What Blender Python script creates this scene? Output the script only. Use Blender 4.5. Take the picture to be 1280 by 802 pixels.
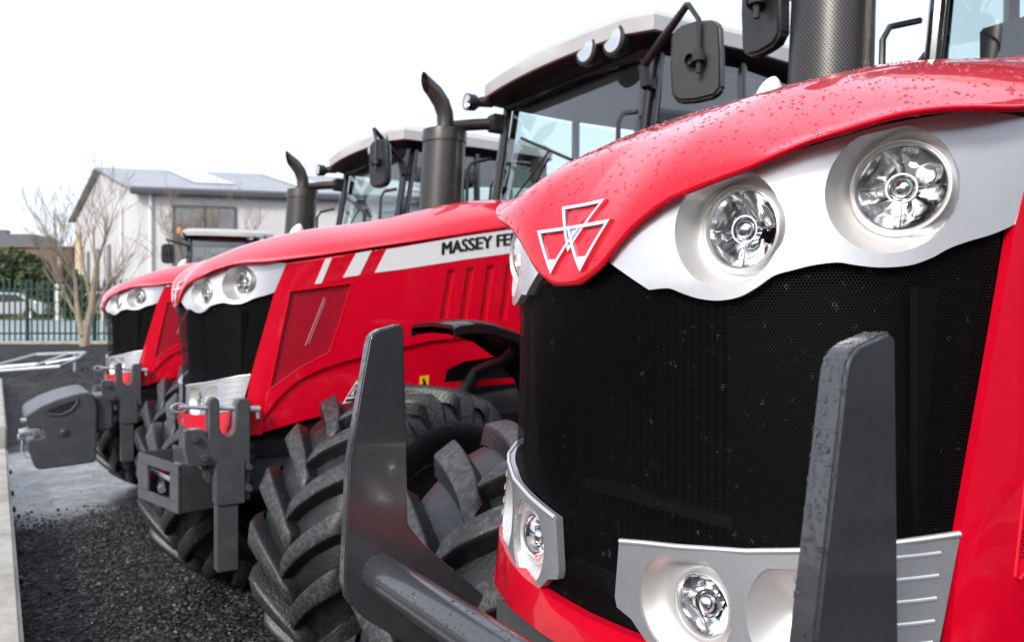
import bpy, bmesh, math, random, bisect
from mathutils import Vector, Matrix
from mathutils.geometry import delaunay_2d_cdt
R = math.radians
random.seed(7)
for o in list(bpy.data.objects): bpy.data.objects.remove(o)
scene = bpy.context.scene
COL = scene.collection

# ------------------------------------------------------------------ camera
cam = bpy.data.cameras.new('camera'); camo = bpy.data.objects.new('camera', cam); COL.objects.link(camo)
camo.location = (0, 0, 1.7); camo.rotation_euler = (R(89.77), 0, -math.atan(645 / 1005))
cam.sensor_width = 36; cam.lens = 1005 / 1280 * 36; cam.clip_start = .05; cam.clip_end = 2000
cam.dof.use_dof = True; cam.dof.focus_distance = 1.35; cam.dof.aperture_fstop = 6.3
scene.camera = camo

# ------------------------------------------------------------------ world, sun, exposure
SUN_EL, SUN_AZ = R(36), R(-118)      # azimuth from +Y towards +X
w = bpy.data.worlds.new('World'); scene.world = w; w.use_nodes = True
nt = w.node_tree; nt.nodes.clear()
wo = nt.nodes.new('ShaderNodeOutputWorld')
sky = nt.nodes.new('ShaderNodeTexSky'); sky.sky_type = 'NISHITA'; sky.sun_disc = False
sky.sun_elevation = SUN_EL; sky.sun_rotation = SUN_AZ; sky.air_density = 1.0; sky.dust_density = 3.0
b1 = nt.nodes.new('ShaderNodeBackground'); b1.inputs[1].default_value = .05; nt.links.new(sky.outputs[0], b1.inputs[0])
b2 = nt.nodes.new('ShaderNodeBackground'); b2.inputs[1].default_value = .80
tc = nt.nodes.new('ShaderNodeTexCoord')
nz = nt.nodes.new('ShaderNodeTexNoise'); nz.inputs['Scale'].default_value = 1.6; nz.inputs['Detail'].default_value = 4
nt.links.new(tc.outputs['Generated'], nz.inputs['Vector'])
cr = nt.nodes.new('ShaderNodeValToRGB')
cr.color_ramp.elements[0].position = .35; cr.color_ramp.elements[0].color = (.76, .82, .95, 1)
cr.color_ramp.elements[1].position = .65; cr.color_ramp.elements[1].color = (.90, .955, 1.08, 1)
nt.links.new(nz.outputs[0], cr.inputs[0]); nt.links.new(cr.outputs[0], b2.inputs[0])
ad = nt.nodes.new('ShaderNodeAddShader'); nt.links.new(b1.outputs[0], ad.inputs[0]); nt.links.new(b2.outputs[0], ad.inputs[1])
nt.links.new(ad.outputs[0], wo.inputs[0])
sl = bpy.data.lights.new('sun', 'SUN'); sl.energy = 2.0; sl.angle = R(12); sl.color = (1, .96, .9)
so = bpy.data.objects.new('sun', sl); COL.objects.link(so)
sd = Vector((math.sin(SUN_AZ) * math.cos(SUN_EL), math.cos(SUN_AZ) * math.cos(SUN_EL), math.sin(SUN_EL)))
so.rotation_euler = sd.to_track_quat('Z', 'Y').to_euler()
vs = scene.view_settings; vs.view_transform = 'Standard'; vs.look = 'None'; vs.gamma = 1; vs.use_curve_mapping = False; vs.exposure = .5
scene.render.engine = 'CYCLES'
scene.cycles.transparent_max_bounces = 24

# ------------------------------------------------------------------ materials
def mat(name, col=(.5, .5, .5), rough=.5, metal=0, coat=0, noise=None, bump=None, coat_rough=.03, spec=.5, alpha=None):
    """noise=(scale, colour2, lo, hi) ; bump=(scale, strength, distance)"""
    m = bpy.data.materials.new(name); m.use_nodes = True; t = m.node_tree; p = t.nodes['Principled BSDF']
    p.inputs['Base Color'].default_value = (*col, 1); p.inputs['Roughness'].default_value = rough
    p.inputs['Metallic'].default_value = metal; p.inputs['Coat Weight'].default_value = coat
    p.inputs['Coat Roughness'].default_value = coat_rough; p.inputs['Specular IOR Level'].default_value = spec
    tcn = t.nodes.new('ShaderNodeTexCoord')
    if noise:
        n = t.nodes.new('ShaderNodeTexNoise'); n.inputs['Scale'].default_value = noise[0]; n.inputs['Detail'].default_value = 8
        n.inputs['Roughness'].default_value = .65
        t.links.new(tcn.outputs['Object'], n.inputs['Vector'])
        r = t.nodes.new('ShaderNodeValToRGB'); r.color_ramp.elements[0].position = noise[2]; r.color_ramp.elements[1].position = noise[3]
        r.color_ramp.elements[0].color = (*col, 1); r.color_ramp.elements[1].color = (*noise[1], 1)
        t.links.new(n.outputs[0], r.inputs[0]); t.links.new(r.outputs[0], p.inputs['Base Color'])
    if bump:
        n = t.nodes.new('ShaderNodeTexNoise'); n.inputs['Scale'].default_value = bump[0]; n.inputs['Detail'].default_value = 6
        t.links.new(tcn.outputs['Object'], n.inputs['Vector'])
        b = t.nodes.new('ShaderNodeBump'); b.inputs['Strength'].default_value = bump[1]; b.inputs['Distance'].default_value = bump[2]
        t.links.new(n.outputs[0], b.inputs['Height']); t.links.new(b.outputs[0], p.inputs['Normal'])
    return m

def math_node(t, op, a, b=None, c=None):
    n = t.nodes.new('ShaderNodeMath'); n.operation = op
    for i, v in enumerate((a, b, c)):
        if v is None: continue
        if isinstance(v, (int, float)): n.inputs[i].default_value = v
        else: t.links.new(v, n.inputs[i])
    return n.outputs[0]

def perforated(name, col, pitch, rad, rough=.5, metal=0, coat=0, hole=None, spec=.5, noise=None):
    """sheet with a hexagonal pattern of round holes in UV metres; holes are open (transparent) or hole-coloured"""
    m = mat(name, col, rough, metal, coat, spec=spec, noise=noise); t = m.node_tree; p = t.nodes['Principled BSDF']
    uv = t.nodes.new('ShaderNodeUVMap'); sp = t.nodes.new('ShaderNodeSeparateXYZ'); t.links.new(uv.outputs[0], sp.inputs[0])
    h = pitch * math.sqrt(3)
    def cell(ox, oy):
        fx = math_node(t, 'SUBTRACT', math_node(t, 'FRACT', math_node(t, 'ADD', math_node(t, 'DIVIDE', sp.outputs[0], pitch), ox + 100)), .5)
        fy = math_node(t, 'SUBTRACT', math_node(t, 'FRACT', math_node(t, 'ADD', math_node(t, 'DIVIDE', sp.outputs[1], h), oy + 100)), .5)
        x2 = math_node(t, 'POWER', math_node(t, 'ABSOLUTE', math_node(t, 'MULTIPLY', fx, pitch)), 2)
        y2 = math_node(t, 'POWER', math_node(t, 'ABSOLUTE', math_node(t, 'MULTIPLY', fy, h)), 2)
        return math_node(t, 'SQRT', math_node(t, 'ADD', x2, y2))
    d = math_node(t, 'MINIMUM', cell(0, 0), cell(.5, .5))
    f = math_node(t, 'LESS_THAN', d, rad)
    mx = t.nodes.new('ShaderNodeMixShader'); t.links.new(f, mx.inputs[0]); t.links.new(p.outputs[0], mx.inputs[1])
    if hole: 
        s = t.nodes.new('ShaderNodeBsdfDiffuse'); s.inputs[0].default_value = (*hole, 1)
    else: s = t.nodes.new('ShaderNodeBsdfTransparent')
    t.links.new(s.outputs[0], mx.inputs[2])
    t.links.new(mx.outputs[0], t.nodes['Material Output'].inputs[0])
    return m

def glass_mat(name, tint, ior=1.5, gloss=1.0):
    m = bpy.data.materials.new(name); m.use_nodes = True; t = m.node_tree; t.nodes.clear()
    o = t.nodes.new('ShaderNodeOutputMaterial'); a = t.nodes.new('ShaderNodeBsdfTransparent'); a.inputs[0].default_value = (*tint, 1)
    g = t.nodes.new('ShaderNodeBsdfGlossy'); g.inputs['Roughness'].default_value = .02
    fr = t.nodes.new('ShaderNodeFresnel'); fr.inputs[0].default_value = ior
    k = math_node(t, 'MULTIPLY', fr.outputs[0], gloss)
    x = t.nodes.new('ShaderNodeMixShader'); t.links.new(k, x.inputs[0]); t.links.new(a.outputs[0], x.inputs[1]); t.links.new(g.outputs[0], x.inputs[2])
    t.links.new(x.outputs[0], o.inputs[0]); return m

M = {}
M['red'] = mat('red_paint', (.67, .0010, .019), .34, coat=1, coat_rough=.03, bump=(2.2, .06, .02), noise=(30, (.61, .0010, .017), .4, .7), spec=.12)
M['red2'] = mat('red_paint_recess', (.58, .0010, .014), .38, coat=.8, coat_rough=.06, spec=.25)
M['red'].node_tree.nodes['Principled BSDF'].inputs['Coat IOR'].default_value = 1.40
M['redmesh'] = perforated('red_mesh', (.50, .004, .022), .0062, .0019, .4, hole=(.06, .002, .006))
M['redvent'] = perforated('red_vent_mesh', (.52, .006, .03), .007, .0022, .35, coat=.6, hole=(.1, .003, .01))
M['mesh'] = perforated('black_mesh', (.003, .003, .0034), .0047, .00165, .5, spec=.10, noise=(58, (.075, .077, .080), .62, .76))  # pale noise specks: water marks and their glints painted into the mesh colour
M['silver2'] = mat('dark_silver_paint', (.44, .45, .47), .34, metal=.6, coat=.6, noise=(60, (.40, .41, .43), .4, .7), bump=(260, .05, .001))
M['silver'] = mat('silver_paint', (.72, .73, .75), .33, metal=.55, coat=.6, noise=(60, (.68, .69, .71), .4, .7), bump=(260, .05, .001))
M['satin'] = mat('satin_aluminium', (.80, .79, .78), .42, metal=.75, bump=(90, .04, .001))
M['chrome'] = mat('chrome', (.85, .85, .86), .07, metal=1)
M['reflector'] = mat('lamp_reflector', (.93, .93, .94), .10, metal=1, bump=(30, .10, .004))
M['lampgap'] = mat('lamp_seam', (.05, .05, .055), .4)
M['white'] = mat('white_decal', (.80, .80, .79), .35, coat=.5)
M['black_txt'] = mat('black_lettering', (.012, .012, .012), .4)
M['grey'] = mat('grey_casting', (.055, .058, .062), .42, coat=.25, noise=(9, (.085, .087, .09), .45, .75), bump=(140, .15, .002), coat_rough=.2)
M['greywet'] = mat('wet_grey_paint', (.034, .036, .040), .32, coat=.7, coat_rough=.08, noise=(70, (.044, .046, .051), .4, .7), bump=(380, .12, .001))
M['dark'] = mat('black_plastic', (.014, .014, .015), .45, noise=(12, (.03, .03, .03), .5, .9), bump=(300, .1, .001))
M['darkgloss'] = mat('gloss_black_plastic', (.01, .01, .011), .18, coat=.5)
M['exhaust'] = perforated('exhaust_shroud', (.08, .078, .074), .0150, .0034, .36, metal=.7, hole=(.004, .004, .004))
M['exhpipe'] = mat('exhaust_pipe', (.06, .058, .055), .36, metal=.7, noise=(14, (.10, .09, .08), .4, .8))
M['rubber'] = mat('tyre_rubber', (.008, .008, .009), .38, noise=(13, (.034, .032, .029), .54, .84), bump=(90, .6, .004))
M['lugtop'] = mat('worn_lug_rubber', (.020, .020, .021), .45, noise=(55, (.095, .094, .090), .46, .74), bump=(160, .6, .003))
M['rim'] = mat('grey_rim', (.13, .14, .15), .4, metal=.3, noise=(7, (.07, .065, .06), .45, .7))
M['roof'] = mat('white_roof_plastic', (.46, .46, .455), .5, coat=.1, noise=(3, (.41, .41, .40), .4, .7))
M['glass'] = glass_mat('cab_glass', (.86, .95, .915), 2.3)
M['clear'] = glass_mat('clear_lens', (.96, .97, .97), 1.45, .8)
M['beacon'] = mat('orange_beacon', (.75, .16, .02), .25, coat=.6)
M['yellow'] = mat('yellow_sticker', (.85, .52, .02), .4)
M['seat'] = mat('seat_fabric', (.03, .032, .036), .9)
M['interior'] = mat('cab_interior_grey', (.10, .105, .10), .7)
M['steel'] = mat('galvanised_steel', (.55, .57, .58), .4, metal=.7, noise=(18, (.42, .44, .46), .4, .7))
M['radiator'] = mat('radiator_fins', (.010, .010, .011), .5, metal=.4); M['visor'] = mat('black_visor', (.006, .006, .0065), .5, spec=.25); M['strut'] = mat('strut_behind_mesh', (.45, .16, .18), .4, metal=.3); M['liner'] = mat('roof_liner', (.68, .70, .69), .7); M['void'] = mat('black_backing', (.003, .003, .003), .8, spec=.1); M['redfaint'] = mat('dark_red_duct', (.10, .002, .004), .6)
M['badge'] = mat('badge_silver', (.84, .84, .85), .16, metal=.92, coat=.3)
dm = bpy.data.materials.new('water_drop'); dm.use_nodes = True; p = dm.node_tree.nodes['Principled BSDF']
p.inputs['Base Color'].default_value = (1, 1, 1, 1); p.inputs['Roughness'].default_value = .0
p.inputs['Transmission Weight'].default_value = 1; p.inputs['IOR'].default_value = 1.33; M['drop'] = dm

# ------------------------------------------------------------------ mesh helpers
OX = 0.0
def link(name, me, parent=None, loc=(0, 0, 0)):
    o = bpy.data.objects.new(name, me); COL.objects.link(o); o.parent = parent; o.location = loc; return o
def meta(o, label=None, cat=None, group=None, kind=None):
    if label: o['label'] = label
    if cat: o['category'] = cat
    if group: o['group'] = group
    if kind: o['kind'] = kind
    return o
class MB:
    """collects shapes into one mesh"""
    def __init__(s): s.v = []; s.f = []; s.mi = []; s.uv = {}
    def add(s, vs, fs, mi=0, uvs=None):
        b = len(s.v); s.v += [tuple(v) for v in vs]
        for k, f in enumerate(fs):
            s.f.append([i + b for i in f]); s.mi.append(mi)
        if uvs:
            for i, u in enumerate(uvs): s.uv[b + i] = u
        return s
    def box(s, x0, x1, y0, y1, z0, z1, mi=0, bev=0, mtx=None):
        bm = bmesh.new(); bmesh.ops.create_cube(bm, size=1)
        for v in bm.verts: v.co = Vector(((x0 + x1) / 2 + v.co.x * (x1 - x0), (y0 + y1) / 2 + v.co.y * (y1 - y0), (z0 + z1) / 2 + v.co.z * (z1 - z0)))
        if bev: bmesh.ops.bevel(bm, geom=bm.edges[:], offset=bev, segments=2, affect='EDGES')
        if mtx: bm.transform(mtx)
        return s.bm(bm, mi)
    def bm(s, bm, mi=0):
        bm.verts.index_update(); s.add([v.co[:] for v in bm.verts], [[v.index for v in f.verts] for f in bm.faces], mi); bm.free(); return s
    def tube(s, pts, rad, n=12, mi=0, cap=True):
        pts = [Vector(p) for p in pts]; rr = rad if isinstance(rad, (list, tuple)) else [rad] * len(pts)
        vs, fs = [], []; u = None
        for i, p in enumerate(pts):
            d = (pts[min(i + 1, len(pts) - 1)] - pts[max(i - 1, 0)]).normalized()
            if u is None:
                u = d.orthogonal().normalized()
            u = (u - d * u.dot(d)).normalized(); v = d.cross(u)
            for k in range(n):
                a = 2 * math.pi * k / n; vs.append(p + (u * math.cos(a) + v * math.sin(a)) * rr[i])
        for i in range(len(pts) - 1):
            for k in range(n):
                fs.append([i * n + k, i * n + (k + 1) % n, (i + 1) * n + (k + 1) % n, (i + 1) * n + k])
        if cap: fs.append(list(range(n))[::-1]); fs.append([(len(pts) - 1) * n + k for k in range(n)])
        return s.add(vs, fs, mi)
    def lathe(s, prof, axis='x', c=(0, 0, 0), n=32, mi=0, flat=False):
        """prof: (along axis, radius)"""
        vs, fs = [], []
        for a, r in prof:
            for k in range(n):
                t = 2 * math.pi * k / n; p, q = r * math.cos(t), r * math.sin(t)
                vs.append({'x': (c[0] + a, c[1] + p, c[2] + q), 'y': (c[0] + p, c[1] + a, c[2] - q), 'z': (c[0] + p, c[1] + q, c[2] + a)}[axis])
        for i in range(len(prof) - 1):
            for k in range(n): fs.append([i * n + k, i * n + (k + 1) % n, (i + 1) * n + (k + 1) % n, (i + 1) * n + k])
        return s.add(vs, fs, mi)
    def prism(s, poly, f0, f1, mi=0, bev=0):
        """poly of 2D points; f0,f1 map a 2D point to the two 3D caps"""
        bm = bmesh.new(); a = [bm.verts.new(f0(*p)) for p in poly]; b = [bm.verts.new(f1(*p)) for p in poly]; n = len(poly)
        bm.faces.new(a); bm.faces.new(b[::-1])
        for i in range(n): bm.faces.new([a[i], b[i], b[(i + 1) % n], a[(i + 1) % n]])
        bmesh.ops.recalc_face_normals(bm, faces=bm.faces[:])
        if bev: bmesh.ops.bevel(bm, geom=bm.edges[:], offset=bev, segments=3, affect='EDGES', clamp_overlap=True)
        return s.bm(bm, mi)
    def build(s, name, mats, parent=None, smooth=35, loc=None, recalc=False):
        if loc is None: loc = (-OX, 0, 0) if (parent is not None and parent.type == 'EMPTY') else (0, 0, 0)
        me = bpy.data.meshes.new(name); me.from_pydata([tuple(v) for v in s.v], [], s.f)
        for m in (mats if isinstance(mats, (list, tuple)) else [mats]): me.materials.append(m)
        for p, i in zip(me.polygons, s.mi): p.material_index = i
        if s.uv:
            l = me.uv_layers.new(name='UVMap')
            for lp in me.loops: l.data[lp.index].uv = s.uv.get(lp.vertex_index, (0, 0))
        if recalc:
            b = bmesh.new(); b.from_mesh(me); bmesh.ops.recalc_face_normals(b, faces=b.faces[:]); b.to_mesh(me); b.free()
        if smooth:
            me.shade_smooth(); me.set_sharp_from_angle(angle=R(smooth))
        return link(name, me, parent, loc)

def inpoly(x, y, P):
    c = False; j = len(P) - 1
    for i in range(len(P)):
        if (P[i][1] > y) != (P[j][1] > y) and x < (P[j][0] - P[i][0]) * (y - P[i][1]) / (P[j][1] - P[i][1]) + P[i][0]: c = not c
        j = i
    return c
def resample(P, st):
    o = []
    for a, b in zip(P, P[1:] + P[:1]):
        n = max(1, int(math.hypot(b[0] - a[0], b[1] - a[1]) / st + .5))
        for k in range(n): o.append((a[0] + (b[0] - a[0]) * k / n, a[1] + (b[1] - a[1]) * k / n))
    return o
def panel2d(outline, holes=(), step=.03, mb=None, fmap=None, thick=.006, mi=0, back=False):
    """fill a 2D outline with holes, map with fmap(u,v,off)->3D, give it thickness with a rim"""
    rings = [resample(list(outline), step)] + [resample(list(h), step) for h in holes]
    V, E = [], []
    for r in rings:
        b = len(V); V += r; E += [(b + i, b + (i + 1) % len(r)) for i in range(len(r))]
    xs = [p[0] for p in rings[0]]; ys = [p[1] for p in rings[0]]
    u = min(xs) + step / 2; nb = len(V); B = V[:]
    while u < max(xs):
        v = min(ys) + step / 2
        while v < max(ys):
            if inpoly(u, v, rings[0]) and not any(inpoly(u, v, h) for h in rings[1:]) and min((u - q[0]) ** 2 + (v - q[1]) ** 2 for q in B) > (step * .45) ** 2: V.append((u, v))
            v += step
        u += step
    ov, oe, of, *_ = delaunay_2d_cdt([Vector(p) for p in V], E, [], 0, 1e-6)
    F = []
    for f in of:
        cx = sum(ov[i][0] for i in f) / len(f); cy = sum(ov[i][1] for i in f) / len(f)
        if inpoly(cx, cy, rings[0]) and not any(inpoly(cx, cy, h) for h in rings[1:]): F.append(list(f))
    top = [fmap(p[0], p[1], 0) for p in ov]
    mb = mb or MB()
    mb.add(top, F, mi, [(p[0], p[1]) for p in ov])
    for r in rings:
        n = len(r); vs = [fmap(p[0], p[1], 0) for p in r] + [fmap(p[0], p[1], -thick) for p in r]
        mb.add(vs, [[i, i + n, (i + 1) % n + n, (i + 1) % n] for i in range(n)], mi, r + r)
    return mb
def spl(P, n=5):
    o = [P[0]]
    for i in range(len(P) - 1):
        p0, p1, p2, p3 = P[max(i - 1, 0)], P[i], P[i + 1], P[min(i + 2, len(P) - 1)]
        for k in range(1, n + 1):
            t_ = k / n; o.append(tuple(.5 * (2 * p1[j] + (p2[j] - p0[j]) * t_ + (2 * p0[j] - 5 * p1[j] + 4 * p2[j] - p3[j]) * t_ ** 2 + (3 * p1[j] - p0[j] - 3 * p2[j] + p3[j]) * t_ ** 3) for j in (0, 1)))
    return o
def circ(cx, cy, rx, ry=None, n=40): 
    ry = ry or rx; return [(cx + rx * math.cos(2 * math.pi * k / n), cy + ry * math.sin(2 * math.pi * k / n)) for k in range(n)]

def lerp_tab(T, x):
    if x <= T[0][0]: return T[0][1]
    for (a, b), (c, d) in zip(T, T[1:]):
        if x <= c: return b + (d - b) * (x - a) / (c - a)
    return T[-1][1]
def smooth_tab(T, x):
    if x <= T[0][0]: return T[0][1]
    if x >= T[-1][0]: return T[-1][1]
    i = max(j for j in range(len(T) - 1) if T[j][0] <= x)
    x0, y0 = T[i]; x1, y1 = T[i + 1]; h = x1 - x0
    m0 = (y1 - (T[i - 1][1] if i else y0)) / (x1 - (T[i - 1][0] if i else x0)); m1 = ((T[i + 2][1] if i + 2 < len(T) else y1) - y0) / ((T[i + 2][0] if i + 2 < len(T) else x1) - x0)
    t = (x - x0) / h
    return (2 * t**3 - 3 * t**2 + 1) * y0 + (t**3 - 2 * t**2 + t) * h * m0 + (-2 * t**3 + 3 * t**2) * y1 + (t**3 - t**2) * h * m1

def copy_tree(o, parent=None):
    c = o.copy(); COL.objects.link(c); c.parent = parent
    for ch in [q for q in bpy.data.objects if q.parent == o]: copy_tree(ch, c)
    return c

# ------------------------------------------------------------------ ground
def ground_z(x, y):
    d = y * .842 + x * .539
    t = max(0, min(1, (d - 12) / 18)); q = max(0, min(1, (d - 31) / 9)); return .72 * t * t * (3 - 2 * t) + .85 * q * q * (3 - 2 * q)
gm = bpy.data.materials.new('gravel_ground'); gm.use_nodes = True; t = gm.node_tree; P_ = t.nodes['Principled BSDF']
tcn = t.nodes.new('ShaderNodeTexCoord')
vo = t.nodes.new('ShaderNodeTexVoronoi'); vo.inputs['Scale'].default_value = 38; t.links.new(tcn.outputs['Object'], vo.inputs['Vector'])
n1 = t.nodes.new('ShaderNodeTexNoise'); n1.inputs['Scale'].default_value = 9; n1.inputs['Detail'].default_value = 10; t.links.new(tcn.outputs['Object'], n1.inputs['Vector'])
rg = t.nodes.new('ShaderNodeValToRGB'); rg.color_ramp.elements[0].color = (.014, .014, .015, 1); rg.color_ramp.elements[1].color = (.10, .098, .09, 1)
rg.color_ramp.elements[0].position = .2; rg.color_ramp.elements[1].position = 1
sp = t.nodes.new('ShaderNodeSeparateColor'); t.links.new(vo.outputs['Color'], sp.inputs[0])
t.links.new(math_node(t, 'MULTIPLY', math_node(t, 'POWER', sp.outputs[0], 2.0), math_node(t, 'MULTIPLY', math_node(t, 'POWER', n1.outputs[0], 1.6), 2.4)), rg.inputs[0])
# wet compacted tarmac patch further up the yard, smooth and paler
sx = t.nodes.new('ShaderNodeSeparateXYZ'); t.links.new(tcn.outputs['Object'], sx.inputs[0])
n2 = t.nodes.new('ShaderNodeTexNoise'); n2.inputs['Scale'].default_value = .9; n2.inputs['Detail'].default_value = 6; t.links.new(tcn.outputs['Object'], n2.inputs['Vector'])
yy = math_node(t, 'ADD', sx.outputs[1], math_node(t, 'MULTIPLY', math_node(t, 'SUBTRACT', n2.outputs[0], .5), 3.4))
def mr(a, b, v):
    m_ = t.nodes.new('ShaderNodeMapRange'); m_.interpolation_type = 'SMOOTHSTEP'; m_.inputs[1].default_value = a; m_.inputs[2].default_value = b; t.links.new(v, m_.inputs[0]); return m_.outputs[0]
pat = math_node(t, 'MULTIPLY', mr(7.3, 8.3, yy), math_node(t, 'SUBTRACT', 1, mr(11.6, 12.6, yy)))
mixc = t.nodes.new('ShaderNodeMix'); mixc.data_type = 'RGBA'; t.links.new(pat, mixc.inputs[0]); t.links.new(rg.outputs[0], mixc.inputs[6])
rt = t.nodes.new('ShaderNodeValToRGB'); rt.color_ramp.elements[0].color = (.12, .125, .135, 1); rt.color_ramp.elements[1].color = (.24, .245, .26, 1)
rt.color_ramp.elements[0].position = .35; rt.color_ramp.elements[1].position = .65
t.links.new(n1.outputs[0], rt.inputs[0]); t.links.new(rt.outputs[0], mixc.inputs[7]); t.links.new(mixc.outputs[2], P_.inputs['Base Color'])
n3 = t.nodes.new('ShaderNodeTexNoise'); n3.inputs['Scale'].default_value = 2.6; n3.inputs['Detail'].default_value = 9; n3.inputs['Roughness'].default_value = .75; t.links.new(tcn.outputs['Object'], n3.inputs['Vector'])
rv = t.nodes.new('ShaderNodeValToRGB'); rv.color_ramp.elements[0].position = .38; rv.color_ramp.elements[0].color = (.35, .35, .35, 1); rv.color_ramp.elements[1].position = .66; rv.color_ramp.elements[1].color = (1.9, 1.85, 1.7, 1); t.links.new(n3.outputs[0], rv.inputs[0])
mul = t.nodes.new('ShaderNodeMix'); mul.data_type = 'RGBA'; mul.blend_type = 'MULTIPLY'; mul.inputs[0].default_value = .8; t.links.new(mixc.outputs[2], mul.inputs[6]); t.links.new(rv.outputs[0], mul.inputs[7]); t.links.new(mul.outputs[2], P_.inputs['Base Color'])
bp = t.nodes.new('ShaderNodeBump'); bp.inputs['Distance'].default_value = .02
t.links.new(math_node(t, 'SUBTRACT', 1, math_node(t, 'MULTIPLY', pat, .8)), bp.inputs['Strength'])
t.links.new(math_node(t, 'ADD', math_node(t, 'SUBTRACT', 1, vo.outputs['Distance']), math_node(t, 'MULTIPLY', n1.outputs[0], .8)), bp.inputs['Height']); t.links.new(bp.outputs[0], P_.inputs['Normal'])
t.links.new(math_node(t, 'SUBTRACT', .62, math_node(t, 'MULTIPLY', pat, .32)), P_.inputs['Roughness'])
t.links.new(math_node(t, 'ADD', .12, math_node(t, 'MULTIPLY', pat, .4)), P_.inputs['Specular IOR Level'])
mb = MB()
gx = [-900, -300, -120, -60] + [-40 + i * 2 for i in range(61)] + [110, 200, 400, 900]
gy = [-900, -200, -60] + [-20 + i * 1.0 for i in range(91)] + [90, 130, 200, 400, 900]
vsg = [(x, y, ground_z(x, y)) for y in gy for x in gx]; nx = len(gx)
mb.add(vsg, [[j * nx + i, j * nx + i + 1, (j + 1) * nx + i + 1, (j + 1) * nx + i] for j in range(len(gy) - 1) for i in range(nx - 1)])
meta(mb.build('ground', gm), kind='structure')

# loose gravel stones near the camera
mb = MB(); stone_m = mat('gravel_stone', (.02, .02, .021), .5, noise=(14, (.10, .095, .09), .45, .8))
oct_f = [(0, 2, 4), (2, 1, 4), (1, 3, 4), (3, 0, 4), (2, 0, 5), (1, 2, 5), (3, 1, 5), (0, 3, 5)]
for i in range(9000):
    y = 2.6 + 5.9 * random.random() ** .8; x = .08 + random.random() * 2.3
    if y > 7.3 and random.random() < (y - 7.3): continue
    s = random.uniform(.006, .017) * (1.5 if random.random() < .1 else 1); q = Matrix.Rotation(random.random() * 6.3, 3, 'Z') @ Matrix.Rotation(random.uniform(-.5, .5), 3, 'X')
    vv = [Vector((1, 0, 0)), Vector((-1, 0, 0)), Vector((0, .8, 0)), Vector((0, -.8, 0)), Vector((.1, .1, .55)), Vector((0, 0, -.5))]
    mb.add([q @ (v * s * random.uniform(.8, 1.2)) + Vector((x, y, s * .3)) for v in vv], oct_f)
for i in range(2600):
    y = 11.5 + 17 * random.random(); x = .3 + random.random() * 5.5 + (y - 11) * .1; s = random.uniform(.015, .045)
    mb.add([Matrix.Rotation(random.random() * 6, 3, 'Z') @ (v * s * random.uniform(.8, 1.2)) + Vector((x, y, ground_z(x, y) + s * .3)) for v in (Vector((1, 0, 0)), Vector((-1, 0, 0)), Vector((0, .8, 0)), Vector((0, -.8, 0)), Vector((.1, .1, .55)), Vector((0, 0, -.5)))], oct_f)
g0 = mb; mb = MB()
for i in range(340):
    y = 3.2 + 7 * random.random(); x = .15 + random.random() * 2.0; s = random.uniform(.005, .013)
    mb.add([Matrix.Rotation(random.random() * 6, 3, 'Z') @ (v * s * random.uniform(.8, 1.2)) + Vector((x, y, s * .6)) for v in (Vector((1, 0, 0)), Vector((-1, 0, 0)), Vector((0, .8, 0)), Vector((0, -.8, 0)), Vector((.1, .1, .55)), Vector((0, 0, -.5)))], oct_f)
meta(mb.build('pale_chippings', mat('pale_stone_chip', (.28, .26, .23), .7), smooth=0), 'scattered pale stone chippings among the dark gravel', 'chippings', kind='stuff'); mb = g0
meta(mb.build('gravel', stone_m, smooth=0), 'loose dark crushed stone scattered in front of the tractors', 'gravel', kind='stuff')

# low concrete wall along the left of the yard
cm = mat('weathered_concrete', (.42, .40, .35), .85, noise=(3.2, (.24, .225, .19), .42, .72), bump=(30, .5, .01))
mb = MB()
mb.box(-.55, .10, -2, 10.2, 0, .30, bev=.02)
a = mb.build('concrete_wall', cm, loc=(0, 0, 0)); meta(a, 'long low weathered concrete beam wall running along the left edge of the yard, with black bolts', 'wall')
mbb = MB()
for y in (5.5, 7.55, 8.25, 9.4): mbb.tube([(.095, y, .17), (.13, y, .17)], .022, 10)
mbb.build('bolt', M['dark'], a)
mb = MB(); mb.box(-.6, .11, 11.9, 21.5, 0, .34, bev=.02)
meta(mb.build('concrete_wall', cm), 'farther section of low concrete wall, beyond the gap beside the weight block', 'wall')

# ------------------------------------------------------------------ the tractor body surface
PC = [(.79, 0), (.7917, .06), (.797, .12), (.812, .19), (.84, .28), (.889, .37), (.957, .447), (1.036, .491), (1.112, .513), (1.2, .525), (1.4, .532), (2.0, .54), (3.2, .55)]
def catmull(P, n=24):
    out = []; Q = [(P[1][0], -P[1][1])] + P + [(2 * P[-1][0] - P[-2][0], 2 * P[-1][1] - P[-2][1])]
    dd = lambda a, b: max(1e-6, math.hypot(a[0] - b[0], a[1] - b[1]) ** .5)
    for i in range(1, len(Q) - 2):
        p0, p1, p2, p3 = Q[i - 1:i + 3]; t0 = 0; t1 = dd(p0, p1); t2 = t1 + dd(p1, p2); t3 = t2 + dd(p2, p3)
        for k in range(n):
            tt = t1 + (t2 - t1) * k / n
            L = lambda a, b, ta, tb: tuple((a[j] * (tb - tt) + b[j] * (tt - ta)) / (tb - ta) for j in (0, 1))
            A1 = L(p0, p1, t0, t1); A2 = L(p1, p2, t1, t2); A3 = L(p2, p3, t2, t3)
            out.append(L(L(A1, A2, t0, t2), L(A2, A3, t1, t3), t1, t2))
    out.append(P[-1]); return out
PD = catmull(PC); PS = [0]
for a, b in zip(PD, PD[1:]): PS.append(PS[-1] + math.hypot(a[0] - b[0], a[1] - b[1]))
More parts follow.
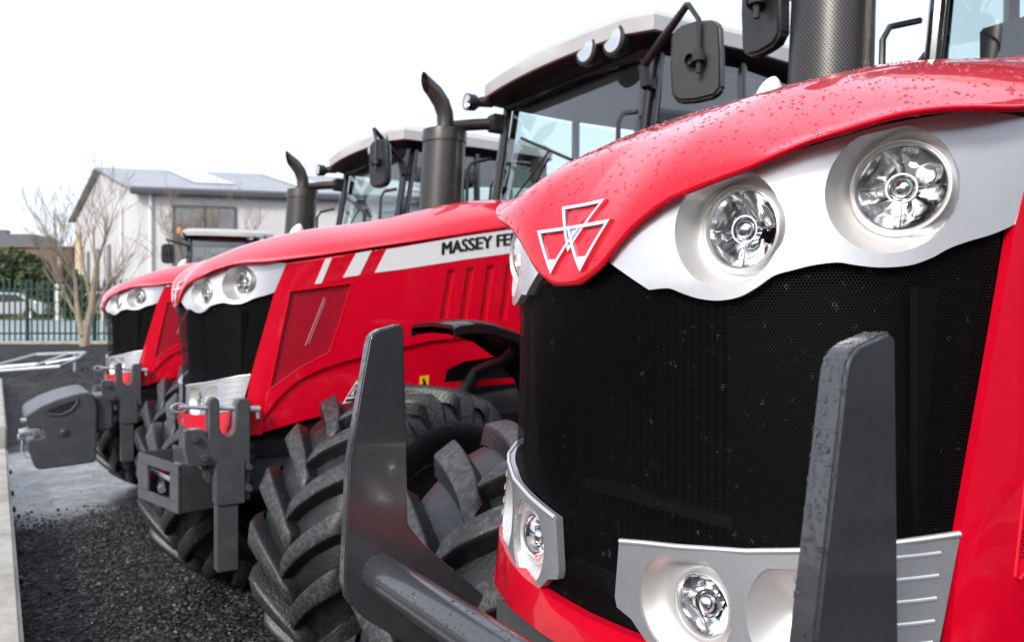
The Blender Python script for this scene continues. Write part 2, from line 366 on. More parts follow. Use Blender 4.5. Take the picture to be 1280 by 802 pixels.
SMAP = [(0, 0.0), (0.05, 0.051), (0.1, 0.106), (0.15, 0.159), (0.2, 0.211), (0.26, 0.273), (0.33, 0.342), (0.4, 0.409), (0.46, 0.467), (0.52, 0.529), (0.567, 0.584), (0.6, 0.623), (0.65, 0.678), (0.72, 0.747), (0.8, 0.827), (0.9, 0.927), (1.0, 1.027), (4.0, 4.027)]
def plan(s):
    sg = -1 if s < 0 else 1; s = lerp_tab(SMAP, abs(s)); s = min(s, PS[-1]); i = min(max(bisect.bisect(PS, s) - 1, 0), len(PS) - 2); tt = (s - PS[i]) / (PS[i + 1] - PS[i])
    return PD[i][0] + (PD[i + 1][0] - PD[i][0]) * tt, sg * (PD[i][1] + (PD[i + 1][1] - PD[i][1]) * tt)
def s_of_o(o):
    i = next(j for j in range(len(PD)) if PD[j][1] >= abs(o)); tt = (abs(o) - PD[i - 1][1]) / (PD[i][1] - PD[i - 1][1]) if i else 0
    return math.copysign(lerp_tab([(b_, a_) for a_, b_ in SMAP], PS[i - 1] + (PS[i] - PS[i - 1]) * tt) if i else 0, o)
def pnorm(s):
    a = plan(s - .01); b = plan(s + .01); dx, do = b[0] - a[0], b[1] - a[1]; l = math.hypot(dx, do); return (-do / l, dx / l)   # outward in (x, o)
def skin(s, z, off=0.0):
    """point on the bonnet skin; s > 0 is the tractor's left (local -y)"""
    X, o = plan(s); X += .03 * max(0, min(1, (1.75 - z) / .33)) * max(0, min(1, (.5 - abs(o)) / .16)); X += .18 * (z - 1.43) * min(1, (o / .5) ** 2) * max(0, min(1, 2.2 - X)); nx_, no = pnorm(s)
    return (X + nx_ * off, -(o + no * off), z)
def side(base):            # map factory: base offset from skin, mirrored for the right side
    return lambda sgn: (lambda u, v, off: skin(sgn * u, v, base + off))
def flipmb(mb, sgn):
    if sgn > 0: mb.f = [f[::-1] for f in mb.f]
    return mb
ZL = [(0, 1.757), (.035, 1.758), (.07, 1.775), (.09, 1.79), (.111, 1.812), (.137, 1.835), (.17, 1.857), (.2, 1.872), (.25, 1.886), (.302, 1.9), (.387, 1.93), (.44, 1.943), (.493, 1.957), (.545, 1.965), (.63, 1.972), (.9, 2.015), (1.2, 2.072), (1.965, 2.213), (2.7, 2.34), (3.2, 2.4)]
zlip = lambda s: lerp_tab(ZL, abs(s))
PROF = [(.7, 1.90), (.80, 1.945), (.9, 1.985), (1.0, 2.035), (1.1, 2.08), (1.25, 2.13), (1.43, 2.18), (1.82, 2.255), (2.4, 2.405), (2.75, 2.445), (3.2, 2.46)]
CURVE = [plan(i * .01) + (zlip(i * .01),) for i in range(262)]
def hood_z(X, y):
    o = abs(y); best = 1e9; zl = 0
    for k in range(len(CURVE) - 1):
        a, b = CURVE[k], CURVE[k + 1]; ex, eo = b[0] - a[0], b[1] - a[1]; q = max(0, min(1, ((X - a[0]) * ex + (o - a[1]) * eo) / (ex * ex + eo * eo)))
        d = (a[0] + ex * q - X) ** 2 + (a[1] + eo * q - o) ** 2
        if d < best: best = d; zl = a[2] + (b[2] - a[2]) * q
    d = math.sqrt(best); L = .17 - .09 * min(1, o / .3)
    zt = smooth_tab(PROF, X) - .09 * (o / .54) ** 3.0 - .17 * max(0, o - .18)
    zt = max(zt, zl + .012)
    q = min(1, d / L); g = math.sqrt(max(0, 1 - (1 - q) ** 2))
    z = zl + (zt - zl) * g
    k = max(0, min(1, (X - .98) / .25)) * max(0, min(1, (.25 - o) / .09)); z += .003 * k * k * (3 - 2 * k)      # raised spine
    return z
def build_hood(root):
    ss = [0, .012, .024, .036, .048] + [.06 + .0125 * i for i in range(48)]
    while ss[-1] < 2.58: ss.append(ss[-1] + .05)
    ts = [0, .001, .004, .01, .02, .035, .055, .08, .11, .15, .2, .25, .30, .34, .37, .40, .43, .47, .53, .60, .68, .76, .84, .92, 1.0]
    mb = MB()
    for sgn in (1, -1):
        grid = []
        for s in ss:
            nxx, no = pnorm(s); wp = lambda X_, o_: (X_ - .014 * max(0, 1 - (X_ - .79) / .4), o_ * 1.026); x0, o0 = wp(*plan(s))
            xs = plan(s)[0] + .7 * plan(s)[1] if s < 1.5 else plan(s)[0] + .38
            if s == 0: xs = .7903
            zl = zlip(s); row = [(x0 - nxx * .016, -sgn * (o0 - no * .016), zl + .004), (x0 - nxx * .006, -sgn * (o0 - no * .006), zl - .006), (x0 - nxx * .001, -sgn * (o0 - no * .001), zl - .003)]
            for tt in ts:
                hx = plan(s)[0] + (xs - plan(s)[0]) * tt; ho = plan(s)[1] * (1 - tt); X, o = wp(hx, ho)
                row.append((X, -sgn * o, hood_z(hx, ho)))
            grid.append(row)
        n = len(grid[0]); fs = [[i * n + j, i * n + j + 1, (i + 1) * n + j + 1, (i + 1) * n + j] for i in range(len(grid) - 1) for j in range(n - 1)]
        if sgn > 0: fs = [f[::-1] for f in fs]
        mb.add([p for r in grid for p in r], fs)
    me = bpy.data.meshes.new('hood'); me.from_pydata(mb.v, [], mb.f); b = bmesh.new(); b.from_mesh(me)
    bmesh.ops.remove_doubles(b, verts=b.verts[:], dist=.0004); bmesh.ops.recalc_face_normals(b, faces=b.faces[:])
    up = sum((f.normal.z * f.calc_area() for f in b.faces))
    if up < 0: bmesh.ops.reverse_faces(b, faces=b.faces[:])
    b.to_mesh(me); b.free(); me.shade_smooth(); me.set_sharp_from_angle(angle=R(60)); me.materials.append(M['red']); me.materials.append(M['redvent'])
    for p_ in me.polygons:
        if abs(p_.center.y) < .125 and 1.12 < p_.center.x < 2.1: p_.material_index = 1
    ul = me.uv_layers.new(name='UVMap')
    for lp in me.loops: v_ = me.vertices[lp.vertex_index].co; ul.data[lp.index].uv = (v_.x, v_.y)
    return link('hood', me, root, (-OX, 0, 0))

# ------------------------------------------------------------------ tyres
def tyre_mesh(Rr, W, rim, nl, lug=.056):
    mb = MB(); h = W / 2; Rc = Rr - lug
    prof = [(-h * .60, rim), (-h * .78, rim + .01), (-h * .98, rim + (Rc - rim) * .35), (-h * 1.0, rim + (Rc - rim) * .6), (-h * .93, Rc - .05), (-h * .80, Rc - .018), (-h * .5, Rc - .004), (0, Rc),
            (h * .5, Rc - .004), (h * .80, Rc - .018), (h * .93, Rc - .05), (h * 1.0, rim + (Rc - rim) * .6), (h * .98, rim + (Rc - rim) * .35), (h * .78, rim + .01), (h * .60, rim)]
    mb.lathe(prof, 'y', n=72)
    pitch = 2 * math.pi / nl; NU = 11; wa = .47 * pitch
    def surf_at(u, a, hh, sg):
        # u from -.12 (past the centre line) to 1.12 (down the shoulder)
        if u <= 1: y = u * h * .97; base = Rc - .02 * max(0, u) ** 3
        else: y = h * (.97 + .02 * (u - 1) / .15); base = Rc - .02 - .13 * (u - 1) / .15
        rr = base + hh * (1 if u <= 1 else max(.0, 1 - (u - 1) / .15 * .75))
        return (-rr * math.cos(a), sg * y, rr * math.sin(a))
    for sg in (1, -1):
        for k in range(nl):
            a0 = k * pitch + (pitch / 2 if sg > 0 else 0) + random.uniform(-.004, .004)
            vs = []
            for i in range(NU + 1):
                u = -.10 + 1.24 * i / NU; a = a0 + .62 * pitch * 1.55 * (max(u, -.1) ** 1 if u < 0 else u ** .80); w_ = wa * (.40 + .10 * u)
                ht = lug if i else lug * .8
                vs += [surf_at(u, a + w_ * q_, hh_, sg) for q_, hh_ in ((-1.35, -.004), (-1.0, ht * .72), (-.9, ht * .93), (-.74, ht), (.74, ht), (.9, ht * .93), (1.0, ht * .72), (1.35, -.004))]
            n = 8; fs_s, fs_t = [], []
            for i in range(NU):
                for j in range(n - 1):
                    f = [i * n + j, i * n + j + 1, (i + 1) * n + j + 1, (i + 1) * n + j]
                    if sg > 0: f = f[::-1]
                    (fs_t if j in (2, 3, 4) else fs_s).append(f)
            e0 = list(range(n)); e1 = [NU * n + j for j in range(n)][::-1]
            if sg < 0: e0, e1 = e0[::-1], e1[::-1]
            b = len(mb.v); mb.add(vs, fs_s + [e0, e1]); 
            for f in fs_t: mb.f.append([q + b for q in f]); mb.mi.append(1)
    return mb
def wheel(root, x, y, Rr, W, rim, nl, steer, outer):
    """outer = +1/-1 : side the dished rim faces"""
    mb = tyre_mesh(Rr, W, rim, nl)
    rt_ = MB(); h = W / 2 * outer
    rt_.lathe([(-W * .33, rim - .02), (-W * .33, rim + .02), (-W * .28, rim + .006), (-W * .2, rim - .03), (W * .2, rim - .03), (W * .28, rim + .006), (W * .33, rim + .02), (W * .33, rim - .02)], 'y', n=48)
    rt_.lathe([(outer * W * .12, rim - .03), (outer * W * .10, rim * .75), (outer * W * .02, rim * .5), (outer * W * .04, rim * .42), (outer * W * .04, .0)], 'y', n=48)
    r = rt_.build('wheel', M['rim'], root, loc=(x - OX, y, Rr - .015), recalc=True); r.rotation_euler = (0, 0, steer)
    mb.build('tyre', [M['rubber'], M['lugtop']], r, smooth=55, recalc=False)
    hb = MB(); hb.lathe([(outer * W * .04, .13), (outer * W * .22, .12), (outer * W * .25, .09), (outer * W * .25, 0)], 'y', n=24)
    for k in range(8):
        aa = k * math.pi / 4; hb.tube([(math.cos(aa) * .16, outer * W * .03, math.sin(aa) * .16), (math.cos(aa) * .16, outer * W * .09, math.sin(aa) * .16)], .013, 6)
    hb.build('hub', M['grey'], r)
    return r

# ------------------------------------------------------------------ lamps
def headlight(root, s, z, ring, rl, depth, name='headlight', seams=True, turn=.45):
    """ring: outline of the opening in skin coordinates; the satin sleeve is lofted from it back to the round lamp"""
    sg = 1 if s > 0 else -1; n_ = pnorm(abs(s)); nv = Vector((n_[0], -sg * n_[1], 0)); ax = (Vector((-1, 0, 0)) * (1 - turn) + nv * turn).normalized(); sd = Vector((0, 0, 1)).cross(ax).normalized() * sg
    c = Vector(skin(s, z, 0)) - ax * depth; N = len(ring); upv = Vector((0, 0, 1))
    def at(a, r, k):      # a along the lamp axis, r radius, k index round the ring
        t_ = 2 * math.pi * k / N; return c + ax * a + (sd * math.cos(t_) + upv * math.sin(t_)) * r
    rp = [Vector(skin(sg * a, b, -.001)) for a, b in ring]
    # start the lamp circle where the ring starts
    hs = MB(); vs = []
    lv = [('ring', 0), (.35,), (.7,)]
    base_c = [at(.004, rl * 1.22, k) for k in range(N)]
    vs += rp
    for f in (.25, .55, .8): vs += [rp[k].lerp(base_c[k], f) - ax * (.010 * math.sin(math.pi * f)) for k in range(N)]
    vs += base_c
    for a, r in ((.010, rl * 1.19), (.012, rl * 1.15), (.008, rl * 1.12), (.010, rl * 1.06), (.002, rl * 1.01)): vs += [at(a, r, k) for k in range(N)]
    rows = len(vs) // N; fs = [[i * N + k, i * N + (k + 1) % N, (i + 1) * N + (k + 1) % N, (i + 1) * N + k] for i in range(rows - 1) for k in range(N)]
    hs.add(vs, fs); h = hs.build(name, M['satin'], root, smooth=50)
    def lath(mb, prof, n=32, mod=None):
        vs = []
        for a, r in prof:
            for k in range(n):
                t_ = 2 * math.pi * k / n; rr, aa = (r, a) if mod is None else mod(a, r, k)
                vs.append(c + ax * aa + (sd * math.cos(t_) + upv * math.sin(t_)) * rr)
        mb.add(vs, [[i * n + k, i * n + (k + 1) % n, (i + 1) * n + (k + 1) % n, (i + 1) * n + k] for i in range(len(prof) - 1) for k in range(n)])
    K = 16; rnd = random.Random(int(abs(s) * 1000)); jit = [[rnd.uniform(-.0010, .0010) for _ in range(K)] for _ in range(8)]
    prof = [(-.042, .012), (-.038, rl * .36), (-.027, rl * .63), (-.012, rl * .86), (.003, rl * 1.02)]
    def mod(a, r, k):
        i = [p[1] for p in prof].index(r)
        return (r, a + ((.004 if (k // 2) % 2 else -.003) + jit[i][k] if 0 < i < 4 else 0))
    rf = MB(); lath(rf, prof, K, mod); rf.build('reflector', M['reflector'], h, smooth=42)
    bb = MB(); lath(bb, [(-.022, .0165), (-.004, .0155), (.002, .012), (.005, .0085), (.006, .0002)], 20); lath(bb, [(-.008, .0205), (-.001, .0205), (-.001, .0180), (-.008, .0180)], 20)
    if seams:
        for aa in (0.02, math.pi / 2 + .05, math.pi, 3 * math.pi / 2 - .04):
            dv = sd * math.cos(aa) + upv * math.sin(aa); bb.tube([c - ax * .004 + dv * .02, c - ax * .002 + dv * rl * .98], .0012, 5)
    bb.build('bulb', M['chrome'], h)
    ln = MB(); lath(ln, [(.004, rl * 1.03), (.011, rl * .93), (.018, rl * .6), (.021, rl * .25), (.0215, .0003)], 40); ln.build('lens', M['clear'], h, smooth=80)
    return h

def text_mesh(txt, size):
    cu = bpy.data.curves.new('t', 'FONT'); cu.body = txt; cu.size = size; cu.offset = 0; cu.resolution_u = 3
    o = bpy.data.objects.new('t', cu); COL.objects.link(o); bpy.context.view_layer.update()
    me = bpy.data.meshes.new_from_object(o.evaluated_get(bpy.context.evaluated_depsgraph_get()))
    bpy.data.objects.remove(o); vs = [v.co[:] for v in me.vertices]; fs = [list(p.vertices) for p in me.polygons]; bpy.data.meshes.remove(me)
    return vs, fs

IN_S, IN_Z, OUT_S, OUT_Z = .262, 1.824, .458, 1.871
def build_tractor():
    global OX
    OX = 2.5
    root = bpy.data.objects.new('tractor', None); COL.objects.link(root); root.location = (OX, 0, 0)
    hood = build_hood(root)
    # badge: three linked triangles
    def face_x(y, z):     # invert the height field along x
        lo, hi = plan(s_of_o(abs(y)) if y else 0)[0] - .001, 1.05
        for _ in range(24):
            m_ = (lo + hi) / 2
            if hood_z(m_, y) < z: lo = m_
            else: hi = m_
        return lo
    def plane(e): return lambda u, v, off: (face_x(u, v) - .019 - e - off, u - .005, v)
    fx = plane(0)
    def tri(mb, A, B, C, w_=.0060):
        cx, cy = (A[0] + B[0] + C[0]) / 3, (A[1] + B[1] + C[1]) / 3
        a_, b_, c_ = math.dist(B, C), math.dist(A, C), math.dist(A, B); ic = ((a_ * A[0] + b_ * B[0] + c_ * C[0]) / (a_ + b_ + c_), (a_ * A[1] + b_ * B[1] + c_ * C[1]) / (a_ + b_ + c_))
        ar = abs((B[0] - A[0]) * (C[1] - A[1]) - (C[0] - A[0]) * (B[1] - A[1])) / 2; inr = 2 * ar / (a_ + b_ + c_); k = 1 - w_ / inr
        inn = [(ic[0] + (p[0] - ic[0]) * k, ic[1] + (p[1] - ic[1]) * k) for p in (A, B, C)]
        panel2d([A, B, C], [inn], .012, mb, fx, .010)
    em = MB()
    tri(em, (.057, 1.888), (-.057, 1.888), (0, 1.806))
    fx = plane(.0006)
    tri(em, (.098, 1.850), (-.020, 1.850), (.040, 1.772)); 
    fx = plane(.0012)
    tri(em, (.020, 1.850), (-.098, 1.850), (-.040, 1.772))
    for sg in (1, -1): panel2d([(sg * .0585, 1.7965), (sg * .0215, 1.7965), (sg * .040, 1.7725)], [], .012, em, plane(-.0008), .009)
    panel2d([(.019, 1.8465), (-.019, 1.8465), (0, 1.82)], [], .012, em, plane(-.0008), .009)
    em.build('emblem', M['badge'], hood, smooth=30)
    # grille mesh
    ou = []
    ru = [(.567, 1.20), (.567, 1.42), (.583, 1.61), (.601, 1.83)]
    top = [(.575, 1.818), (.545, 1.807), (.52, 1.79), (.495, 1.776), (.459, 1.770), (.425, 1.772), (.392, 1.776), (.366, 1.772), (.322, 1.761), (.298, 1.739), (.262, 1.728), (.235, 1.731), (.206, 1.739), (.19, 1.746), (.154, 1.744), (.125, 1.762), (.1, 1.785), (.07, 1.79), (.04, 1.77), (0, 1.77)]
    half = ru + top
    ou = [(0, 1.14), (.3, 1.14), (.567, 1.14)] + half + [(-a, b) for a, b in half[::-1][1:]] + [(-.567, 1.14), (-.3, 1.14)]
    g = panel2d(ou, [circ(q_ * .195, 1.283, .086, .088) for q_ in (1, -1)] + [circ(q_ * .353, 1.30, .060, .08) for q_ in (1, -1)], .02, None, lambda u, v, off: skin(u, v, -.012 + off), .004); g.build('grille', M['mesh'], root, smooth=60, recalc=True)
    # what shows through the mesh: radiator, dark housing
    rd = MB(); rd.box(1.13, 1.24, -.435, .435, 1.14, 1.90)
    for k in range(40): rd.box(1.12, 1.13, -.41 + .0206 * k, -.405 + .0206 * k, 1.18, 1.82)
    rd.build('radiator', M['radiator'], root, smooth=0)
    ih = MB(); ih.box(1.24, 1.27, -.5, .5, 1.1, 1.93); ih.box(.95, 2.9, -.46, .46, 1.02, 1.14)
    ih.box(1.05, 1.08, -.30, .30, 1.34, 1.36)
    ih.build('grille_support', M['dark'], root, smooth=0)
    shd = MB()
    for q_ in (1, -1): shd.box(1.0, 1.25, q_ * .455 - .005, q_ * .455 + .005, 1.10, 1.74)
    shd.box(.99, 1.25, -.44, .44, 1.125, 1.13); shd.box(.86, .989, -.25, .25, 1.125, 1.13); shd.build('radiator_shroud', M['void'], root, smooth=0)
    for sgn in (1, -1):
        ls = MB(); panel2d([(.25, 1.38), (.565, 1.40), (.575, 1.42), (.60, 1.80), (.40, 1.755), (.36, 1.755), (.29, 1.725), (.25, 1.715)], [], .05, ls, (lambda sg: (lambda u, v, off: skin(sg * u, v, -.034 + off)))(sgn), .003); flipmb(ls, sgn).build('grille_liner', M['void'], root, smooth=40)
    eb = MB(); eb.box(1.3, 3.0, -.38, .38, 1.1, 1.92); eb.build('engine_cover', M['dark'], root, smooth=0)
    for sgn in (1, -1):
        # upper silver surround with two round openings
        low = [(.075, 1.792), (.154, 1.741)] + spl([(.154, 1.741), (.172, 1.7425), (.187, 1.742), (.204, 1.735), (.228, 1.727), (.255, 1.724), (.282, 1.729), (.305, 1.742), (.325, 1.757), (.348, 1.764), (.372, 1.770), (.400, 1.773), (.42, 1.7695), (.44, 1.7665), (.462, 1.766), (.485, 1.769), (.508, 1.779), (.528, 1.792), (.548, 1.801), (.575, 1.811), (.603, 1.825)])
        up = [(.632, 1.968), (.545, zlip(.545) + .012), (.44, zlip(.44) + .012), (.302, zlip(.302) + .012), (.2, zlip(.2) + .012), (.137, zlip(.137) + .01), (.1, zlip(.1) + .008), (.078, 1.80)]
        def cut(ring): return [(a, min(b, zlip(a) + .004)) for a, b in ring]
        h1 = cut(circ(IN_S, IN_Z, .070, .083, 44)); h2 = cut(circ(OUT_S - .002, OUT_Z - .002, .076, .085, 44))
        mp = (lambda sg: (lambda u, v, off: skin(sg * u, v, .003 + off)))(sgn)
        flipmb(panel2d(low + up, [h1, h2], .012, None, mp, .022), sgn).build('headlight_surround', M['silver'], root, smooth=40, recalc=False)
        headlight(root, sgn * (IN_S + .010), IN_Z, h1, .0525, .024)
        headlight(root, sgn * (OUT_S + .004), OUT_Z + .003, h2, .0545, .027)
        # lower lamp housing
        lo = [(.102, 1.352), (.094, 1.262), (.098, 1.247), (.125, 1.238), (.15, 1.215), (.185, 1.203), (.225, 1.199), (.27, 1.205), (.31, 1.225), (.4, 1.235), (.5, 1.25), (.552, 1.262), (.568, 1.424), (.52, 1.418), (.45, 1.405), (.40, 1.395), (.3, 1.379), (.2, 1.366), (.15, 1.36)]
        ls_ = lambda a: a - .027 * (1 - min(a, .567) / .567)
        lo = [(ls_(a), b) for a, b in lo]
        mp = (lambda sg: (lambda u, v, off: skin(sg * u, v, .004 + off)))(sgn)
        h1 = [(a, max(1.212, min(b, 1.347 + (a - .15) * .1))) for a, b in circ(ls_(.212), 1.283, .076, .078, 44)]
        h2 = [(a, max(1.238, min(b, 1.362 + (a - .33) * .12))) for a, b in circ(ls_(.362), 1.30, .062, .075, 44)]
        lb = panel2d(lo, [h1, h2], .012, None, mp, .014)
        # bright raised rim along the top edge, ribs on the blank part
        def bar(pts, r): lb.tube([skin(sgn * a, b, .006) for a, b in pts], r, 8)
        if True:
            L_ = []
        flipmb(lb, sgn)
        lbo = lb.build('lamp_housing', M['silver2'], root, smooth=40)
        rb = MB(); rb.tube([skin(sgn * ls_(a), b, .004) for a, b in [(.104, 1.352), (.15, 1.36), (.2, 1.366), (.3, 1.379), (.4, 1.395), (.45, 1.405), (.52, 1.418), (.567, 1.424)]], .0042, 8); rb.build('top_rim', M['satin'], lbo)
        rb = MB()
        for zz in (1.39, 1.362, 1.334, 1.306, 1.28): rb.tube([skin(sgn * a, zz + (a - .45) * .12, .004) for a in (.435, .46, .49, .52, .545)], .0026, 6)
        rb.build('rib', M['silver'], lbo)
        headlight(root, sgn * ls_(.228), 1.283, h1, .043, .026, 'fog_light', seams=False)
        bw = MB(); N = len(h2); cc = Vector(skin(sgn * ls_(.37), 1.30, -.035)); rp = [Vector(skin(sgn * a, b, .002)) for a, b in h2]; vs = list(rp)
        for f, dd in ((.15, .2), (.35, .45), (.6, .75), (.85, .95), (.97, 1.0)): vs += [rp[k] + (cc - rp[k]) * f + (Vector(skin(sgn * ls_(.37), 1.30, -.035)) - Vector(skin(sgn * ls_(.37), 1.30, 0))) * (dd - f) for k in range(N)]
        bw.add(vs, [[i * N + k, i * N + (k + 1) % N, (i + 1) * N + (k + 1) % N, (i + 1) * N + k] for i in range(5) for k in range(N)] + [[5 * N + k for k in range(N)]])
        bw.build('blank_socket', M['satin'], root, smooth=60)
        # red side panel: outer raised skin with arch
        so_ = [(.568, 1.14), (.568, 1.42), (.585, 1.61), (.603, 1.825), (.6335, 1.962), (.9, 2.006), (1.2, 2.064), (1.965, 2.205), (2.55, 2.31), (2.55, 1.60), (1.9, 1.60), (1.5, 1.575), (1.25, 1.525), (1.012, 1.478), (.891, 1.441), (.779, 1.385), (.70, 1.30), (.645, 1.20), (.625, 1.14)]
        win = [(.672, 1.83), (1.002, 1.877), (.932, 1.538), (.915, 1.52), (.787, 1.452), (.665, 1.357), (.657, 1.362)]
        louv = [[(a, 1.685), (a + .05, 1.685), (a + .10, 1.965 + (a - 1.55) * .12), (a + .05, 1.965 + (a - 1.55) * .12)] for a in (1.55, 1.68, 1.81, 1.94, 2.07)]
        mp = (lambda sg: (lambda u, v, off: skin(sg * u, v, .004 + off)))(sgn)
        sp_ = flipmb(panel2d(so_, [win] + louv, .035, None, mp, .015), sgn).build('side_panel', M['red'], root, smooth=40)
        si = [(.60, 1.12), (.63, 1.135), (.849, 1.190), (1.083, 1.234), (1.339, 1.268), (1.5, 1.30), (2.55, 1.34), (2.55, 1.65), (1.5, 1.62), (1.2, 1.56), (.9, 1.48), (.7, 1.34), (.6, 1.2)]
        cav = [(1.60, 1.345), (1.615, 1.414), (1.715, 1.455), (2.03, 1.49), (2.5, 1.50), (2.5, 1.36)]
        mp2 = (lambda sg: (lambda u, v, off: skin(sg * u, v, -.0105 + off)))(sgn)
        flipmb(panel2d(si, [cav], .05, None, mp2, .02), sgn).build('lower_panel', M['red'], sp_, smooth=40)
        mp3 = (lambda sg: (lambda u, v, off: skin(sg * u, v, -.0095 + off)))(sgn)
        lv = MB()
        for q in louv:
            c0 = sum(p[0] for p in q) / 4; c1 = sum(p[1] for p in q) / 4; panel2d([(c0 + (p[0] - c0) * 1.15, c1 + (p[1] - c1) * 1.03) for p in q], [], .05, lv, mp3, .002)
        flipmb(lv, sgn).build('louvre', M['red2'], sp_, smooth=40)
        wmsh = MB(); panel2d([(c + (c - .82) * .02, d + (d - 1.62) * .02) for c, d in win], [], .05, wmsh, (lambda sg: (lambda u, v, off: skin(sg * u, v, -.008 + off)))(sgn), .002)
        flipmb(wmsh, sgn).build('side_mesh', M['redmesh'], sp_, smooth=40)
        ol = MB()
        for a_, b_ in zip(win, win[1:] + win[:1]): ol.tube([skin(sgn * (a_[0] + (b_[0] - a_[0]) * k / 6), a_[1] + (b_[1] - a_[1]) * k / 6, .004) for k in range(7)], .0028, 6)
        ol.build('window_trim', M['red'], sp_)
        gl = MB(); gl.tube([skin(sgn * .80, 1.56, -.009), skin(sgn * .862, 1.80, -.009)], .004, 8); gl.tube([skin(sgn * .815, 1.57, -.007), skin(sgn * .87, 1.79, -.007)], .0025, 8); gl.build('support_strut', M['strut'], sp_)
        st = [[(.792, 1.868), (.829, 1.873), (.866, 2.003), (.830, 1.996)], [(.945, 1.904), (1.04, 1.919), (1.098, 2.05), (1.005, 2.032)], [(1.13, 1.934), (1.3, 1.957), (1.965, 2.062), (2.3, 2.12), (2.3, 2.255), (1.965, 2.198), (1.3, 2.078), (1.19, 2.058)]]
        mp4 = (lambda sg: (lambda u, v, off: skin(sg * u, v, .0062 + off)))(sgn)
        for q in st: flipmb(panel2d(q, [], .06, None, mp4, .002), sgn).build('stripe', M['white'], sp_, smooth=40)
        vs, fs = text_mesh('MASSEY FERGUSON', .098)
        wtx = max(v[0] for v in vs); tx = MB()
        for kk, (dx_, dz_) in enumerate(((0, 0), (.0035, 0), (.007, .001), (.0035, .002), (.010, 0))):
            o3 = []
            for v in vs:
                ss_ = 1.545 + (v[0] if sgn > 0 else wtx - v[0]) * 1.0 + dx_
                o3.append(skin(sgn * ss_, 2.034 + (ss_ - 1.505) * .165 + v[1] + dz_, .0085 + kk * .0002))
            tx.add(o3, fs)
        tx.build('lettering', M['black_txt'], sp_, smooth=0)
        # warning stickers
        ws = MB(); panel2d([(1.452, 1.318), (1.505, 1.322), (1.505, 1.388), (1.452, 1.384)], [], .05, ws, (lambda sg: (lambda u, v, off: skin(sg * u, v, -.0082 + off)))(sgn), .002)
        wo_ = flipmb(ws, sgn).build('warning_sticker', M['yellow'], sp_, smooth=0)
        ws = MB(); 
        for q in ([(1.468, 1.335), (1.490, 1.337), (1.484, 1.362), (1.472, 1.36)], [(1.463, 1.364), (1.476, 1.374), (1.48, 1.368), (1.468, 1.356)]): panel2d(q, [], .03, ws, (lambda sg: (lambda u, v, off: skin(sg * u, v, -.0070 + off)))(sgn), .001)
        flipmb(ws, sgn).build('pictogram', M['black_txt'], wo_, smooth=0)
        ws = MB(); panel2d([(1.035, 1.262), (1.145, 1.272), (1.098, 1.378)], [], .03, ws, (lambda sg: (lambda u, v, off: skin(sg * u, v, -.0082 + off)))(sgn), .002)
        wo_ = flipmb(ws, sgn).build('warning_sticker', M['white'], sp_, smooth=0)
        ws = MB()
        panel2d([(1.055, 1.295), (1.125, 1.301), (1.096, 1.362)], [[(1.066, 1.302), (1.114, 1.306), (1.094, 1.348)]], .03, ws, (lambda sg: (lambda u, v, off: skin(sg * u, v, -.0070 + off)))(sgn), .001)
        panel2d([(1.086, 1.307), (1.1, 1.308), (1.097, 1.332), (1.09, 1.332)], [], .03, ws, (lambda sg: (lambda u, v, off: skin(sg * u, v, -.0068 + off)))(sgn), .001)
        panel2d([(1.048, 1.269), (1.128, 1.277), (1.126, 1.29), (1.05, 1.284)], [], .03, ws, (lambda sg: (lambda u, v, off: skin(sg * u, v, -.0070 + off)))(sgn), .001)
        flipmb(ws, sgn).build('pictogram', M['black_txt'], wo_, smooth=0)
        # black front mudguard over the steering wheel
        prof = [(1.79, 1.655), (1.82, 1.668), (1.90, 1.676), (2.0, 1.668), (2.15, 1.625), (2.3, 1.53), (2.42, 1.40), (2.47, 1.28)]
        y0, y1 = (-1.17, -.70) if sgn > 0 else (.70, 1.19)
        fd = MB(); n = len(prof); vs = []
        for (x, z) in prof:
            for yy_, dz in ((y0, -.045), (y0, -.005), (y0 + .03, .012), ((y0 + y1) / 2, .022), (y1 - .03, .012), (y1, -.005), (y1, -.045)): vs.append((x, yy_, z + dz))
        for (x, z) in prof:
            for yy_, dz in ((y0 + .01, -.05), (y0 + .01, -.015), (y0 + .03, -.002), ((y0 + y1) / 2, .008), (y1 - .03, -.002), (y1 - .01, -.015), (y1 - .01, -.05)): vs.append((x, yy_, z + dz - .004))
        fs = []
        for L_ in (0, 1):
            for i in range(n - 1):
                for j in range(6):
                    f = [L_ * n * 7 + i * 7 + j, L_ * n * 7 + i * 7 + j + 1, L_ * n * 7 + (i + 1) * 7 + j + 1, L_ * n * 7 + (i + 1) * 7 + j]; fs.append(f if not L_ else f[::-1])
        for i in range(n - 1):
            for j in (0, 6): fs.append([i * 7 + j, (i + 1) * 7 + j, n * 7 + (i + 1) * 7 + j, n * 7 + i * 7 + j])
        for j in range(6):
            for i in (0, n - 1): fs.append([i * 7 + j, i * 7 + j + 1, n * 7 + i * 7 + j + 1, n * 7 + i * 7 + j])
        fd.add(vs, fs); yb = (y0 + y1) / 2
        fo = fd.build('front_mudguard', M['darkgloss'], root, smooth=40, recalc=True)
        br = MB(); br.tube([(2.28, yb, 1.54), (2.28, yb * .9, 1.48), (2.25, yb * .62, 1.40), (2.0, yb * .5, 1.0)], .035, 10); br.build('bracket', M['dark'], fo)
        # front wheels, turned to the left
        wx = 1.64 if sgn > 0 else 1.45
        wheel(root, wx, -.96 if sgn > 0 else .90, .70, .60, .36, 18, R(19), -sgn)
